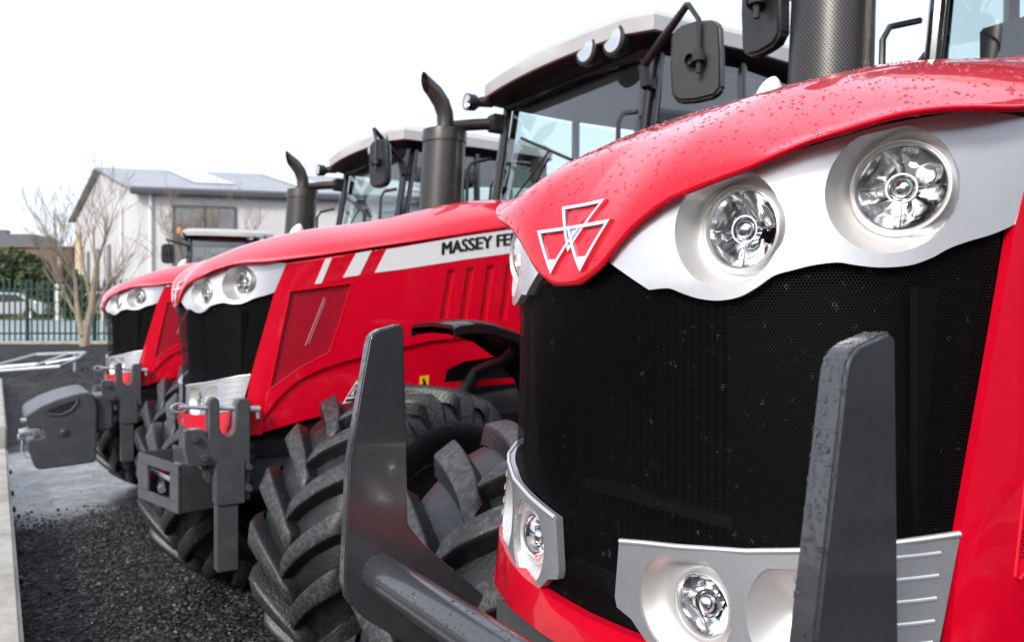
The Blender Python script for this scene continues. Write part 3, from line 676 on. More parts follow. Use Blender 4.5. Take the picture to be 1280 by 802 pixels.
        kp = MB(); kp.lathe([(-.12, .09), (.12, .09)], 'z', (1.55, -sgn * .60, .68), 20); kp.tube([(1.55, -sgn * .60, .68), (wx, -sgn * .85, .68)], .11, 16); kp.tube([(1.3, -sgn * .12, .72), (1.36, -sgn * .5, .70)], [.03, .02], 10)
        kp.build('steering_knuckle', M['grey'], root)
        # rear wheel and mudguard
        wheel(root, 4.55, -sgn * .98, .92, .60, .5, 20, 0, -sgn)
        rf = MB(); vs = []
        for k in range(15):
            a_ = R(10 + 160 * k / 14); 
            for yy_, rr in ((.72, .97), (1.32, .97), (1.34, .93)): vs.append((4.55 - rr * math.cos(a_), -sgn * yy_, .92 + rr * math.sin(a_)))
        rf.add(vs, [[i * 3 + j, i * 3 + j + 1, i * 3 + j + 4, i * 3 + j + 3] for i in range(14) for j in (0, 1)]); rf.build('rear_mudguard', M['dark'], root)
    # red lower bumper band
    mb = panel2d([(-.66, 1.135), (-.35, 1.135), (0, 1.14), (.35, 1.135), (.66, 1.135), (.655, 1.20), (.60, 1.262), (.45, 1.240), (.2, 1.215), (0, 1.21), (-.2, 1.215), (-.45, 1.24), (-.60, 1.262), (-.655, 1.20)], [], .03, None, lambda u, v, off: skin(u, v, .008 + off), .02)
    mb.build('bumper', M['red'], root, smooth=40, recalc=True)
    # chassis
    mb = MB()
    mb.prism([(.93, 1.13), (2.9, 1.30), (2.9, .75), (1.9, .80), (1.35, .98), (1.25, .88), (1.0, .82), (.93, .86)], lambda u, v: (u, -.44, v), lambda u, v: (u, .44, v), bev=.012)
    mb.prism([(.86, 1.14), (.98, 1.14), (.98, .84), (.86, .90)], lambda u, v: (u, -.36, v), lambda u, v: (u, .36, v), bev=.012)
    for z_ in (.92, 1.02, 1.08):
        for sgn in (1, -1): mb.tube([(1.05, -sgn * .435, z_), (1.05, -sgn * .462, z_)], .016, 6)
    mb.build('chassis', M['grey'], root, smooth=40)
    mb = MB(); mb.tube([(1.55, -.6, .68), (1.55, -.25, .62), (1.55, 0, .62), (1.55, .25, .62), (1.55, .6, .68)], [.10, .11, .17, .11, .10], 18); mb.box(1.4, 1.7, -.22, .22, .6, .9, bev=.03)
    mb.build('front_axle', M['grey'], root)
    mb = MB(); mb.box(2.2, 4.9, -.35, .35, .55, 1.2, bev=.03); mb.tube([(4.55, -.9, .92), (4.55, .9, .92)], .16, 20); mb.build('transmission', M['grey'], root)
    for q_ in (-1, 1): mb = MB(); mb.box(2.7, 4.0, q_ * .775 - .225, q_ * .775 + .225, .55, 1.25, bev=.08); mb.build('fuel_tank', M['dark'], root)
    # ---------------- cab
    mb = MB(); mb.box(3.10, 4.9, -.80, .80, 1.15, 1.55, bev=.04); mb.box(3.10, 3.22, -.55, .55, 1.55, 2.25, bev=.02)
    mb.build('cab_floor', M['dark'], root)
    FB, FT = 3.17, 3.34          # windscreen base / head x
    pil = MB()
    for sgn in (1, -1):
        y = -sgn * .80
        pil.tube([(FB, y, 1.7), (FB, y, 2.3), (FT, y, 3.36)], .034, 10); pil.tube([(FB + .075, y - sgn * .012, 1.7), (FB + .075, y - sgn * .012, 2.3), (FT + .085, y - sgn * .012, 3.36)], .026, 10)
        pil.tube([(4.05, -sgn * .90, 1.6), (4.05, -sgn * .88, 3.34)], .034, 10)
        pil.tube([(4.85, -sgn * .84, 1.9), (4.80, -sgn * .82, 3.34)], .04, 10)
        pil.tube([(FB, y, 1.72), (4.05, -sgn * .9, 1.72)], .025, 8); pil.tube([(4.05, -sgn * .9, 1.9), (4.85, -sgn * .84, 1.9)], .025, 8)
    pil.tube([(4.8, -.83, 3.3), (4.8, .83, 3.3)], .04, 8); pil.tube([(4.85, -.84, 1.9), (4.85, .84, 1.9)], .03, 8); pil.tube([(FT - .01, -.8, 3.32), (FT - .01, .8, 3.32)], .04, 8)
    pil.build('cab_frame', M['darkgloss'], root)
    def pane(pts, name):
        m_ = MB(); n_ = (Vector(pts[1]) - Vector(pts[0])).cross(Vector(pts[2]) - Vector(pts[0])).normalized() * .006
        m_.add(list(pts) + [tuple(Vector(p) + n_) for p in pts], [[0, 1, 2, 3]]); return m_.build(name, M['glass'], root, smooth=0)
    wn = MB(); cols = 9; vs = []
    for i in range(cols):
        y = -.78 + 1.56 * i / (cols - 1); bx = -.07 * (1 - (y / .78) ** 2)
        vs += [(FB + bx, y, 2.0), (FB + bx * .9 + .015, y, 2.4), (FT + bx * .6, y, 3.30)]
    wn.add(vs, [[i * 3 + j, i * 3 + j + 1, i * 3 + j + 4, i * 3 + j + 3] for i in range(cols - 1) for j in (0, 1)]); wn.build('windscreen', M['glass'], root, smooth=60)
    for sgn in (1, -1):
        pane([(FB + .1, -sgn * .82, 1.75), (4.02, -sgn * .9, 1.75), (4.02, -sgn * .885, 3.30), (FT + .1, -sgn * .815, 3.30)], 'door_glass')
        pane([(4.08, -sgn * .9, 1.95), (4.82, -sgn * .845, 1.95), (4.78, -sgn * .825, 3.28), (4.08, -sgn * .88, 3.30)], 'rear_quarter_glass')
        hd = MB(); hd.tube([(3.02, -sgn * .87, 1.95), (3.0, -sgn * .88, 2.2), (3.02, -sgn * .88, 2.82), (3.06, -sgn * .875, 2.88), (3.20, -sgn * .83, 2.92)], .014, 8); hd.build('grab_handle', M['darkgloss'], root)
        for z_ in (2.5, 3.1): dh = MB(); dh.lathe([(-.03, .032), (.03, .032)], 'z', (FB + .02 + (z_ - 2.3) * .16, -sgn * .828, z_), 12); dh.build('hinge', M['dark'], root)
        dh = MB(); dh.tube([(FB + .02 + .03, -sgn * .84, 2.45), (FB + .05, -sgn * .90, 2.55), (FB + .07, -sgn * .90, 2.72), (FB + .09, -sgn * .84, 2.80)], .011, 8)
        dh.build('door_handle', M['dark'], root)
    pane([(4.86, -.82, 1.95), (4.86, .82, 1.95), (4.81, .81, 3.32), (4.81, -.81, 3.32)], 'rear_glass')
    # roof
    def roof_out(in_, fr):   # plan outline, fr = front x
        P = []
        for k in range(13): y = -1 + 2 * k / 12; P.append((fr + in_ + .10 * (y ** 2) + (.06 if abs(y) > .95 else 0), y * (.96 - in_)))
        return P + [(4.0, 1.0 - in_), (4.9 - in_, .96 - in_), (5.0 - in_, .85 - in_), (5.0 - in_, -.85 + in_), (4.9 - in_, -.96 + in_), (4.0, -1.0 + in_)]
    rl = [(0.02, 3.372), (0, 3.376), (-.004, 3.46), (.03, 3.505), (.12, 3.54), (.35, 3.555)]
    mb = MB(); vs = []; 
    for in_, z_ in rl: vs += [(x, y, z_ + (.015 if in_ < .2 else 0) * (1 - min(1, (x - 3.1) / .8)) * 0) for x, y in roof_out(in_, 3.06)]
    n = len(roof_out(0, 3)); fs = [[i * n + j, i * n + (j + 1) % n, (i + 1) * n + (j + 1) % n, (i + 1) * n + j] for i in range(len(rl) - 1) for j in range(n)]
    fs.append([(len(rl) - 1) * n + j for j in range(n)]); mb.add(vs, fs)
    ro = mb.build('roof', M['roof'], root, smooth=40, recalc=True)
    mb = MB(); vs = []
    rl2 = [(.02, 3.374), (.035, 3.35), (.10, 3.325), (.20, 3.315)]
    for in_, z_ in rl2: vs += [(x, y, z_) for x, y in roof_out(in_, 3.07)]
    fs = [[i * n + j, i * n + (j + 1) % n, (i + 1) * n + (j + 1) % n, (i + 1) * n + j] for i in range(len(rl2) - 1) for j in range(n)]; fs.append([(len(rl2) - 1) * n + j for j in range(n)]); mb.add(vs, fs)
    mb.build('roof_underside', M['visor'], ro, smooth=40, recalc=True)
    mb = MB(); mb.box(3.42, 4.75, -.76, .76, 3.295, 3.312, bev=.004); mb.build('headlining', M['liner'], root)
    for y in (-.70, -.47):
        mb = MB(); fx0 = 3.06 + .10 * (y / .96) ** 2
        mb.lathe([(.10, .06), (.02, .105), (-.020, .105), (-.026, .098), (-.028, .080), (.0, .076)], 'x', (fx0 + .035, y, 3.375), 24)
        l = mb.build('work_light', M['dark'], ro, loc=(0, 0, 0)); l.scale = (1, 1, 1)
        mb = MB(); mb.lathe([(-.008, .077), (.012, .05), (.02, 0)], 'x', (fx0 + .035, y, 3.375), 20); mb.build('reflector', M['reflector'], l, smooth=20)
        mb = MB(); mb.lathe([(-.028, .078), (-.034, .04), (-.035, 0)], 'x', (fx0 + .035, y, 3.375), 20); mb.build('lens', M['clear'], l)
    for sgn in (-1,):      # corner work lamp on a stalk
        mb = MB(); c = (3.10, .95, 3.36); mb.tube([(3.25, .90, 3.38), (3.17, .93, 3.37), c], [.05, .04, .03], 10); mb.lathe([(.06, .03), (.02, .062), (-.05, .066), (-.05, .056), (0, .05)], 'x', c, 20)
        l = mb.build('corner_light', M['dark'], ro); mb = MB(); mb.lathe([(-.03, .057), (.0, .03), (.006, 0)], 'x', c, 16); mb.build('reflector', M['reflector'], l, smooth=20); mb = MB(); mb.lathe([(-.048, .058), (-.056, .03), (-.058, 0)], 'x', c, 16); mb.build('lens', M['clear'], l)
    # interior
    mb = MB(); mb.box(3.95, 4.35, -.25, .25, 2.0, 2.14, bev=.05); mb.box(4.28, 4.42, -.25, .25, 2.1, 2.75, bev=.06); mb.box(4.3, 4.4, -.14, .14, 2.74, 2.95, bev=.04); mb.box(4.0, 4.3, -.2, .2, 1.5, 2.0)
    mb.build('driver_seat', M['seat'], root)
    mb = MB(); mb.box(3.24, 3.42, -.26, .26, 1.5, 2.35, bev=.05); mb.box(3.7, 4.4, .3, .55, 1.6, 2.22, bev=.05); mb.box(3.6, 3.68, .36, .58, 2.4, 2.62, bev=.015); mb.tube([(3.75, .42, 2.2), (3.66, .46, 2.45)], .015, 6)
    mb.box(3.5, 3.53, .55, .75, 2.75, 2.92, bev=.01)
    mb.build('console', M['interior'], root)
    mb = MB(); ax = Matrix.Translation((3.6, 0, 2.38)) @ Matrix.Rotation(R(-35), 4, 'Y')
    mb.tube([tuple(ax @ Vector((.2 * math.cos(a_ * .2618), .2 * math.sin(a_ * .2618), 0))) for a_ in range(25)], .014, 8); mb.tube([tuple(ax @ Vector((-.2, 0, 0))), tuple(ax @ Vector((.2, 0, 0)))], .014, 6); mb.tube([(3.6, 0, 2.38), (3.4, 0, 2.2)], .03, 8)
    mb.build('steering_wheel', M['seat'], root)
    mb = MB(); mb.tube([(3.05, .55, 2.36), (3.12, .3, 2.6), (3.2, .05, 2.85)], .008, 6); mb.tube([(3.18, -.25, 2.72), (3.16, .35, 2.98)], .012, 6); mb.build('wiper', M['dark'], root)
    # exhaust stack on the right-hand side
    bx, by, tx_, ty_ = 2.80, 1.0, 2.90, 1.02
    def ax_(t_): return (bx + (tx_ - bx) * t_, by + (ty_ - by) * t_, 1.75 + (3.13 - 1.75) * t_)
    mb = MB(); N = 40; lv = [(0, .168), (.93, .163), (.93, .172), (.955, .172), (1.0, .168), (1.0, .10), (1.01, .07)]; vs, uvs = [], []
    for t_, r_ in lv:
        c = ax_(t_)
        for k in range(N + 1): a_ = 2 * math.pi * k / N; vs.append((c[0] + r_ * math.cos(a_), c[1] + r_ * math.sin(a_), c[2])); uvs.append((a_ * .165, c[2] if t_ < .9 else 0.0))
    uvs = [(u if i // (N + 1) < 2 else 0.0028 * 0 + .00575 / 2 * 0, v) for i, (u, v) in enumerate(uvs)]
    mb.add(vs[:2 * (N + 1)], [[k, k + 1, N + 2 + k, N + 1 + k] for k in range(N)], 0, uvs[:2 * (N + 1)])
    mb.add(vs[2 * (N + 1):], [[i * (N + 1) + k, i * (N + 1) + k + 1, (i + 1) * (N + 1) + k + 1, (i + 1) * (N + 1) + k] for i in range(4) for k in range(N)], 1)
    ex = mb.build('exhaust_stack', [M['exhaust'], M['exhpipe']], root, smooth=40)
    mb = MB(); c = ax_(1.0)
    mb.tube([(c[0], c[1], c[2] - .02), (c[0] + .005, c[1], c[2] + .05), (c[0], c[1], c[2] + .13), (c[0] - .03, c[1], c[2] + .21), (c[0] - .085, c[1], c[2] + .28), (c[0] - .17, c[1], c[2] + .345)], [.07, .066, .066, .066, .064, .06], 20, cap=False)
    e_ = len(mb.v) - 20
    for q_ in range(20):
        v = mb.v[e_ + q_]; k_ = ((v[2] - (c[2] + .345)) + (c[0] - .17 - v[0]) * .3) / .06; mb.v[e_ + q_] = (v[0] - .085 * k_, v[1], v[2] + .05 * k_)
    mb.tube([(c[0], c[1], c[2] - .01), (c[0], c[1], c[2] + .03)], .082, 20)
    mb.build('exhaust_pipe', M['exhpipe'], ex, smooth=40)
    mb = MB(); mb.tube([(c[0] + .05, c[1] - .02, c[2] + .04), (c[0] + .2, c[1] - .06, c[2] + .06), (FT - .08, .86, c[2] + .07)], [.04, .045, .045], 12); mb.box(FT - .14, FT - .02, .78, .90, c[2] + .0, c[2] + .13, bev=.01); mb.build('exhaust_bracket', M['dark'], ex)
    # small clear marker on the right of the bonnet
    mb = MB(); vs = []; hz0 = hood_z(1.47, .17)
    for i in range(9):
        for k in range(16):
            ph = math.pi / 2 * i / 8; a_ = 2 * math.pi * k / 16; vs.append((1.47 + .04 * math.cos(ph) ** 1.3 * math.cos(a_) + .02 * math.sin(ph), .17 + .025 * math.cos(ph) * math.sin(a_), hz0 - .005 + .065 * math.sin(ph)))
    mb.add(vs, [[i * 16 + k, i * 16 + (k + 1) % 16, (i + 1) * 16 + (k + 1) % 16, (i + 1) * 16 + k] for i in range(8) for k in range(16)]); mb.build('bonnet_cap', M['white'], root)
    OX = 0.0
    return root

def mirror(root, c, pivot, yaw, w_=.27, h_=.44):
    """c centre, pivot on the cab pillar"""
    global OX
    OX = 2.5; mtx = Matrix.Translation(c) @ Matrix.Rotation(yaw, 4, 'Z')
    poly = [(-w_ / 2 + .0, -h_ / 2 + .05), (-w_ / 2 + .04, -h_ / 2 + .01), (0, -h_ / 2), (w_ / 2 - .05, -h_ / 2 + .01), (w_ / 2 - .01, -h_ / 2 + .05), (w_ / 2, 0), (w_ / 2 - .01, h_ / 2 - .05), (w_ / 2 - .05, h_ / 2 - .01), (0, h_ / 2), (-w_ / 2 + .05, h_ / 2 - .01), (-w_ / 2 + .01, h_ / 2 - .05), (-w_ / 2, 0)]
    mb = MB(); mb.prism(poly, lambda u, v: tuple(mtx @ Vector((-.035, u * .93, v * .95))), lambda u, v: tuple(mtx @ Vector((.02, u, v))), bev=.012)
    o = mb.build('mirror', M['dark'], root, smooth=40)
    mb = MB(); mb.prism([(u * .9, v * .93) for u, v in poly], lambda u, v: tuple(mtx @ Vector((.0205, u, v))), lambda u, v: tuple(mtx @ Vector((.023, u, v)))); mb.build('mirror_glass', M['chrome'], o)
    mb = MB(); top = (c[0] - .045, c[1] + .03, c[2] + h_ / 2 + .085); f = mtx @ Vector((-.075, -.035, 0))
    mb.tube([pivot, ((pivot[0] + top[0]) / 2, (pivot[1] + top[1]) / 2, (pivot[2] + top[2]) / 2), top, (top[0] - .02, top[1] - .03, top[2] - .01), tuple(f + Vector((0, 0, h_ * .45))), tuple(f + Vector((0, 0, -.08)))], [.026, .026, .02, .014, .014, .014], 10)
    mb.lathe([(-.02, .018), (-.02, .034), (.03, .034), (.03, .018)], 'z', tuple(f), 10); mb.lathe([(-.05, .03), (.0, .04)], 'x', tuple(mtx @ Vector((-.03, 0, 0))), 14)
    mb.tube([pivot, (pivot[0] + .02, pivot[1], pivot[2] - .12)], .035, 10)
    mb.build('mirror_arm', M['dark'], o); OX = 0.0
    return o

base = build_tractor()
tr1 = base
tr2 = copy_tree(base); tr3 = copy_tree(base); tr4 = copy_tree(base)
C1 = 1.05; PITCH = 3.4
tr1.location = (2.5, C1, 0); tr2.location = (2.5, C1 + PITCH, 0); tr3.location = (2.5, C1 + 2 * PITCH, 0)
GRP = 'red tractors parked in a row'
meta(tr1, 'nearest red tractor, big black mesh grille and rain-spotted bonnet filling the right', 'tractor', GRP)
meta(tr2, 'middle red tractor with white lettered side stripe and an open weight box on its nose', 'tractor', GRP)
meta(tr3, 'third red tractor in the row, carrying the big grey weight block on its nose', 'tractor', GRP)
meta(tr4, 'farthest tractor, only its white-roofed cab with orange beacon showing over the bonnets', 'tractor', GRP)
mirror(tr1, (2.78, 1.27, 3.04), (3.25, .84, 3.2), R(-10)); mirror(tr1, (3.15, -1.37, 3.06), (3.25, -.84, 3.22), R(12))
mirror(tr2, (3.15, -1.37, 3.06), (3.25, -.84, 3.20), R(25), .30)
mirror(tr3, (2.86, -1.24, 3.06), (3.25, -.84, 3.18), R(15))
mirror(tr4, (3.05, 1.25, 2.95), (3.25, .84, 3.15), R(0)); mirror(tr4, (3.05, -1.25, 2.95), (3.25, -.84, 3.15), R(0))
# tractor four faces the camera further up the yard
r4 = math.atan2(4.39, 18.6); g4 = Vector((4.39, 18.6, 0))
tr4.rotation_euler = (0, 0, math.pi / 2 - r4)
q4 = Matrix.Rotation(math.pi / 2 - r4, 3, 'Z') @ Vector((.7, 0, 0))
tr4.location = (g4.x - q4.x, g4.y - q4.y, .14)
def prune(o):
    for c_ in list(o.children): prune(c_)
    bpy.data.objects.remove(o)
for o in list(tr4.children):
    if o.name.startswith('exhaust_stack'): prune(o)
OX = 2.5
mb = MB(); mb.tube([(3.3, .98, 3.42), (3.3, 1.04, 3.42)], .03, 8); mb.lathe([(0, .05), (.10, .05), (.13, .035), (.135, 0)], 'z', (3.3, 1.02, 3.42), 16); mb.build('beacon', M['beacon'], tr4)
OX = 0

# ------------------------------------------------------------------ tractor one: front guard posts with tube
OX = 2.5
def guard(yc, t_=.03):
    mb = MB()
    poly = [(.668, 1.652), (.674, 1.664), (.688, 1.674), (.70, 1.677), (.735, 1.686), (.744, 1.684), (.748, 1.678), (.752, 1.5), (.757, 1.25), (.79, 1.205), (1.028, .985), (1.2, .86), (1.2, .66), (1.1, .66), (.92, .86), (.66, 1.06), (.618, 1.11), (.610, 1.15), (.622, 1.4)]
    mb.prism(poly, lambda u, v: (u, yc - t_ / 2, v), lambda u, v: (u, yc + t_ / 2, v), bev=.0035)
    return mb
gp1 = guard(-.572).build('guard_post', M['greywet'], tr1, smooth=40)
gp2 = guard(.565).build('guard_post', M['greywet'], tr1, smooth=40)
mb = MB(); mb.tube([(.69, .553, 1.155), (.69, .0, 1.155), (.69, -.557, 1.155)], .041, 32); gt = mb.build('guard_tube', M['greywet'], tr1, smooth=40)
mb = MB(); mb.box(.95, 1.25, -.60, .60, .66, .80, bev=.01); mb.build('guard_mount', M['grey'], tr1)
OX = 0

# water drops: flat domes scattered on the wet surfaces
def drops(parent, target, count, rmin, rmax, cond, name='water_drops', flat=.55):
    me = target.data; tris = []; me.calc_loop_triangles(); cum = [0]
    for lt in me.loop_triangles:
        a_, b_, c_ = [me.vertices[i].co for i in lt.vertices]; cc = (a_ + b_ + c_) / 3
        if not cond(cc, lt.normal): continue
        tris.append((a_, b_, c_, lt.normal.copy())); cum.append(cum[-1] + lt.area)
    mb = MB(); n = 9; rings = [(1, 0), (.86, .5), (.5, .87)]
    for _ in range(count):
        v = random.random() * cum[-1]; a_, b_, c_, nn = tris[min(bisect.bisect(cum, v) - 1, len(tris) - 1)]
        u1, u2 = random.random(), random.random()
        if u1 + u2 > 1: u1, u2 = 1 - u1, 1 - u2
        p = a_ + (b_ - a_) * u1 + (c_ - a_) * u2; r = rmin + (rmax - rmin) * random.random() ** 2.6
        tt = nn.orthogonal().normalized(); bt = nn.cross(tt); st = random.uniform(.8, 1.25); h = r * random.uniform(.8, 1.2) * flat
        down = Vector((0, 0, -1)) - nn * -nn.z
        if down.length > .3: tt = down.normalized(); bt = nn.cross(tt); st = random.uniform(1, 1.6)
        vs = [p + nn * (h * hh + .0002) + (tt * math.cos(2 * math.pi * k / n) * st + bt * math.sin(2 * math.pi * k / n)) * r * rr for rr, hh in rings for k in range(n)] + [p + nn * h]
        fs = [[i * n + k, i * n + (k + 1) % n, (i + 1) * n + (k + 1) % n, (i + 1) * n + k] for i in range(2) for k in range(n)] + [[2 * n + k, 2 * n + (k + 1) % n, 3 * n] for k in range(n)]
        mb.add(vs, fs)
    return meta(mb.build(name, M['drop'], parent, smooth=80, loc=(0, 0, 0)), kind='stuff')
hood1 = next(o for o in tr1.children if o.name.startswith('hood') )
drops(hood1, hood1, 6500, .0006, .0030, lambda c, n: c.x < 1.9)
for gp in (gp1, gp2): drops(gp, gp, 1300 if gp is gp1 else 500, .0006, .0030, lambda c, n: (n.x < -.5 or n.z > .5) and c.z > 1.0)
drops(gt, gt, 500, .0007, .003, lambda c, n: n.z > .1 and abs(c.y) < .57)
for o in list(tr1.children):
    if o.name.startswith(('headlight_surround', 'lamp_housing')): drops(o, o, 420, .0006, .0021, lambda c, n: n.x < -.2)

# ------------------------------------------------------------------ tractors two and three: front hitch
def hitch(root):
    for y in (-.55,):
        mb = MB(); t_ = .035
        F0, F1 = (lambda u, v: (u, y - t_, v)), (lambda u, v: (u, y + t_, v))
        mb.prism([(.82, 1.15), (.82, 1.31), (.835, 1.33), (.865, 1.33), (.872, 1.31), (.872, 1.18), (.895, 1.15), (.92, 1.15), (.94, 1.18), (.945, 1.30), (.96, 1.32), (1.0, 1.32), (1.012, 1.30), (1.012, .84), (.88, .84), (.88, 1.02), (.74, 1.02), (.72, 1.10), (.72, 1.19), (.80, 1.19)], F0, F1, bev=.006)
        mb.box(.855, .985, y - .05, y + .05, .83, 1.03, bev=.006); mb.box(.86, .955, y - .04, y + .04, .52, .83, bev=.004)
        for x_, z_ in ((1.0, .90), (1.0, 1.0), (.76, 1.15), (.80, 1.06)): mb.tube([(x_, y - .06, z_), (x_, y, z_)], .016, 6)
        mb.build('linkage_arm', M['grey'], root, smooth=35)
    mb = MB(); mb.box(.84, .90, -.52, .15, .96, 1.10, bev=.008); mb.box(.81, .84, -.50, -.05, .98, 1.12, bev=.008); mb.build('linkage_plate', M['grey'], root)
    mb = MB(); mb.tube([(.70, -.56, 1.295), (1.03, -.56, 1.265)], .011, 10); mb.tube([(1.0, -.56, 1.268), (1.06, -.56, 1.262)], .017, 10); mb.tube([(1.05, -.56, 1.27), (1.055, -.56, 1.22)], .012, 8)
    mb.tube([(.70 + .035 * math.cos(a_ * .5236), -.56, 1.29 + .02 * math.sin(a_ * .5236)) for a_ in range(13)], .005, 6); mb.build('hitch_pin', M['steel'], root)
OX = 2.5
hitch(tr2); hitch(tr3)
# open weight box of tractor two
mb = MB(); q = Matrix.Translation((.70, -.03, 0)) @ Matrix.Rotation(R(12), 4, 'Z')
def qb(x0, x1, y0, y1, z0, z1, bev=.004): mb.box(x0, x1, y0, y1, z0, z1, bev=bev, mtx=q)
W0, W1, ZB, ZT = -.26, .27, .745, .985
qb(-.01, .004, W0, W1, ZB, ZB + .055); qb(-.01, .004, W0, W1, ZT - .05, ZT); qb(-.01, .004, W0, W0 + .11, ZB + .054, ZT - .049); qb(-.01, .004, W1 - .14, W1, ZB + .054, ZT - .049)
qb(.004, .17, W0, W0 + .012, ZB, ZT); qb(.004, .17, W1 - .012, W1, ZB, ZT); qb(.004, .18, W0 + .012, W1 - .012, ZB, ZB + .012); qb(.17, .185, W0, W1, ZB, ZT + .02)
bxo = mb.build('weight_box', M['grey'], tr2, smooth=35)
mb = MB()
for (a_, b_, r_) in (((.03, -.18, .86), (.14, .12, .90), .016), ((.05, .1, .80), (.12, .3, .84), .02), ((.08, -.05, .85), (.06, .25, .88), .012)): mb.tube([tuple(q @ Vector(a_)), tuple(q @ Vector(b_))], r_, 8); mb.tube([tuple(q @ Vector(b_)), tuple(q @ (Vector(b_) + (Vector(b_) - Vector(a_)).normalized() * .03))], r_ * 1.8, 6)
mb.build('loose_bolt', M['steel'], bxo)
mb = MB(); mb.tube([tuple(q @ Vector((.07 + .05 * math.cos(k * .6), .22 + .02 * k * .4 - .15 * (k % 2) * .1, .86 + .02 * math.sin(k * 1.1)))) for k in range(14)], .008, 6); mb.build('loose_cable', M['red2'], bxo)
# weight block of tractor three
wp = [(.190, .905), (.196, .935), (.25, .972), (.313, 1.010), (.42, 1.053), (.538, 1.085), (.60, 1.095), (.641, 1.092), (.672, 1.05), (.693, .98), (.685, .60), (.680, .527), (.5, .515), (.30, .505), (.264, .511), (.24, .56), (.212, .66), (.200, .728), (.215, .742), (.307, .757), (.318, .775), (.313, .812), (.295, .83), (.215, .838), (.196, .85)]
mb = MB(); y0, y1 = -.52, .44
mb.prism(wp, lambda u, v: (u, y0, v), lambda u, v: (u, y1, v), bev=.012)
wb = mb.build('weight_block', M['grey'], tr3, smooth=35)
mb = MB(); hp = [(.33, .965), (.40, .995), (.50, 1.03), (.545, 1.045), (.54, 1.01), (.50, .965), (.44, .935), (.36, .93)]
mb.prism(hp, lambda u, v: (u, y0 - .001, v), lambda u, v: (u, y0 - .004, v)); mb.build('hand_hold', M['dark'], wb)
mb = MB(); mb.tube([(*p[:1], y0 - .006, p[1]) for p in [(.32, .972), (.36, .935), (.44, .93), (.505, .96), (.545, 1.01), (.55, 1.055)]], .008, 8); mb.lathe([(-.01, .035), (-.012, .02), (-.02, .012), (-.02, 0)], 'y', (.45, y0, .79), 20); mb.build('cast_rim', M['grey'], wb)
mb = MB(); mb.tube([(.15, y0 + .10, .79), (.24, y0 + .10, .80)], .035, 12); mb.build('lock_pin', M['steel'], wb); mb = MB(); mb.tube([(.16, y0 + .02, .90), (.20, y0 + .02, .90)], .018, 8); mb.build('latch', M['steel'], wb); mb = MB(); mb.tube([(.14, y0 + .12, .755), (.20, y0 + .12, .755)], .028, 10); mb.build('latch', M['steel'], wb); mb = MB(); mb.tube([(.17, y0 + .06, .74), (.165, y0 + .05, .66), (.20, y0 + .05, .60), (.25, y0 + .05, .60)], .006, 6); mb.build('chain', M['steel'], wb)
mb = MB(); mb.prism([(.67, 1.05), (.72, 1.07), (.80, 1.06), (.82, 1.03), (.82, .78), (.69, .76)], lambda u, v: (u, y0 + .04, v), lambda u, v: (u, y0 + .42, v), bev=.02); mb.build('weight_bracket', M['grey'], tr3, smooth=35)
OX = 0

# ------------------------------------------------------------------ background helpers (camera frame: l = lateral, d = depth)
YAW = math.atan(645 / 1005); cs, sn = math.cos(YAW), math.sin(YAW)
def W(l, d, z=0): return (l * cs + d * sn, -l * sn + d * cs, z)
# palisade fence
fence = bpy.data.objects.new('palisade_fence', None); COL.objects.link(fence); fx0, fy0, _ = W(-24, 30.5); fence.location = (fx0, fy0, .72); fence.rotation_euler = (0, 0, -YAW + R(1))
meta(fence, 'dark green steel palisade fence with pointed pales across the end of the yard', 'fence')
fm = mat('green_fence_paint', (.008, .038, .03), .5, noise=(6, (.012, .055, .043), .4, .7))
pm = MB(); pm.prism([(-.034, 0), (.034, 0), (.034, 2.28), (0, 2.42), (-.034, 2.28)], lambda u, v: (u, 0, v), lambda u, v: (u, -.02, v)); pl = None
for i in range(98):
    if pl is None: pl = pm.build('pale', fm, fence, smooth=0); o = pl
    else: o = pl.copy(); COL.objects.link(o); o.parent = fence
    o.location = (3 + .21 * i, 0, .06)
for z_ in (.35, 2.02):
    m_ = MB(); m_.box(2.9, 23.5, .004, .05, z_, z_ + .07); m_.build('rail', fm, fence, smooth=0)
for i in range(9): m_ = MB(); m_.box(2.9 + i * 2.55, 3.0 + i * 2.55, .052, .15, 0, 2.35); m_.build('post', fm, fence, smooth=0)
mb = MB(); a0 = W(-24, 30.35); 
mk = Matrix.Translation((fx0, fy0, .60)) @ Matrix.Rotation(-YAW + R(1), 4, 'Z'); mb.box(0, 26, -.55, .2, -.1, .22, bev=.02, mtx=mk)
meta(mb.build('fence_kerb', cm), 'low concrete kerb at the foot of the green palisade fence', 'kerb')

# galvanised hurdle lying at the end of the wall
def TP(px, py, d): return Vector(W((px - 640) / 1005 * d, d, 1.7 - (py - 397) / 1005 * d))
hz = mb = MB(); hb = [W(l, d, .40) for l, d in ((-12.5, 19.6), (-10.9, 19.4), (-10.75, 19.9), (-11.0, 20.7), (-12.6, 21.3), (-13.2, 20.4), (-12.5, 19.6))]
hz_ = [.40, .52, .70, .80, .72, .45, .40]; mb.tube([(a_[0], a_[1], hz_[i]) for i, a_ in enumerate(hb)], .05, 8); mb.tube([W(-12.9, 20.0, .45), W(-11.6, 20.1, .56), W(-10.8, 20.0, .70)], .042, 8); mb.tube([W(-11.8, 19.5, .46), W(-11.5, 21.0, .78)], .042, 8)
mb.tube([W(-11.2, 20.6, .75), W(-11.2, 20.6, .18)], .04, 8)
meta(mb.build('steel_frame', M['steel']), 'galvanised tubular steel frame lying beyond the end of the low wall', 'metal frame')

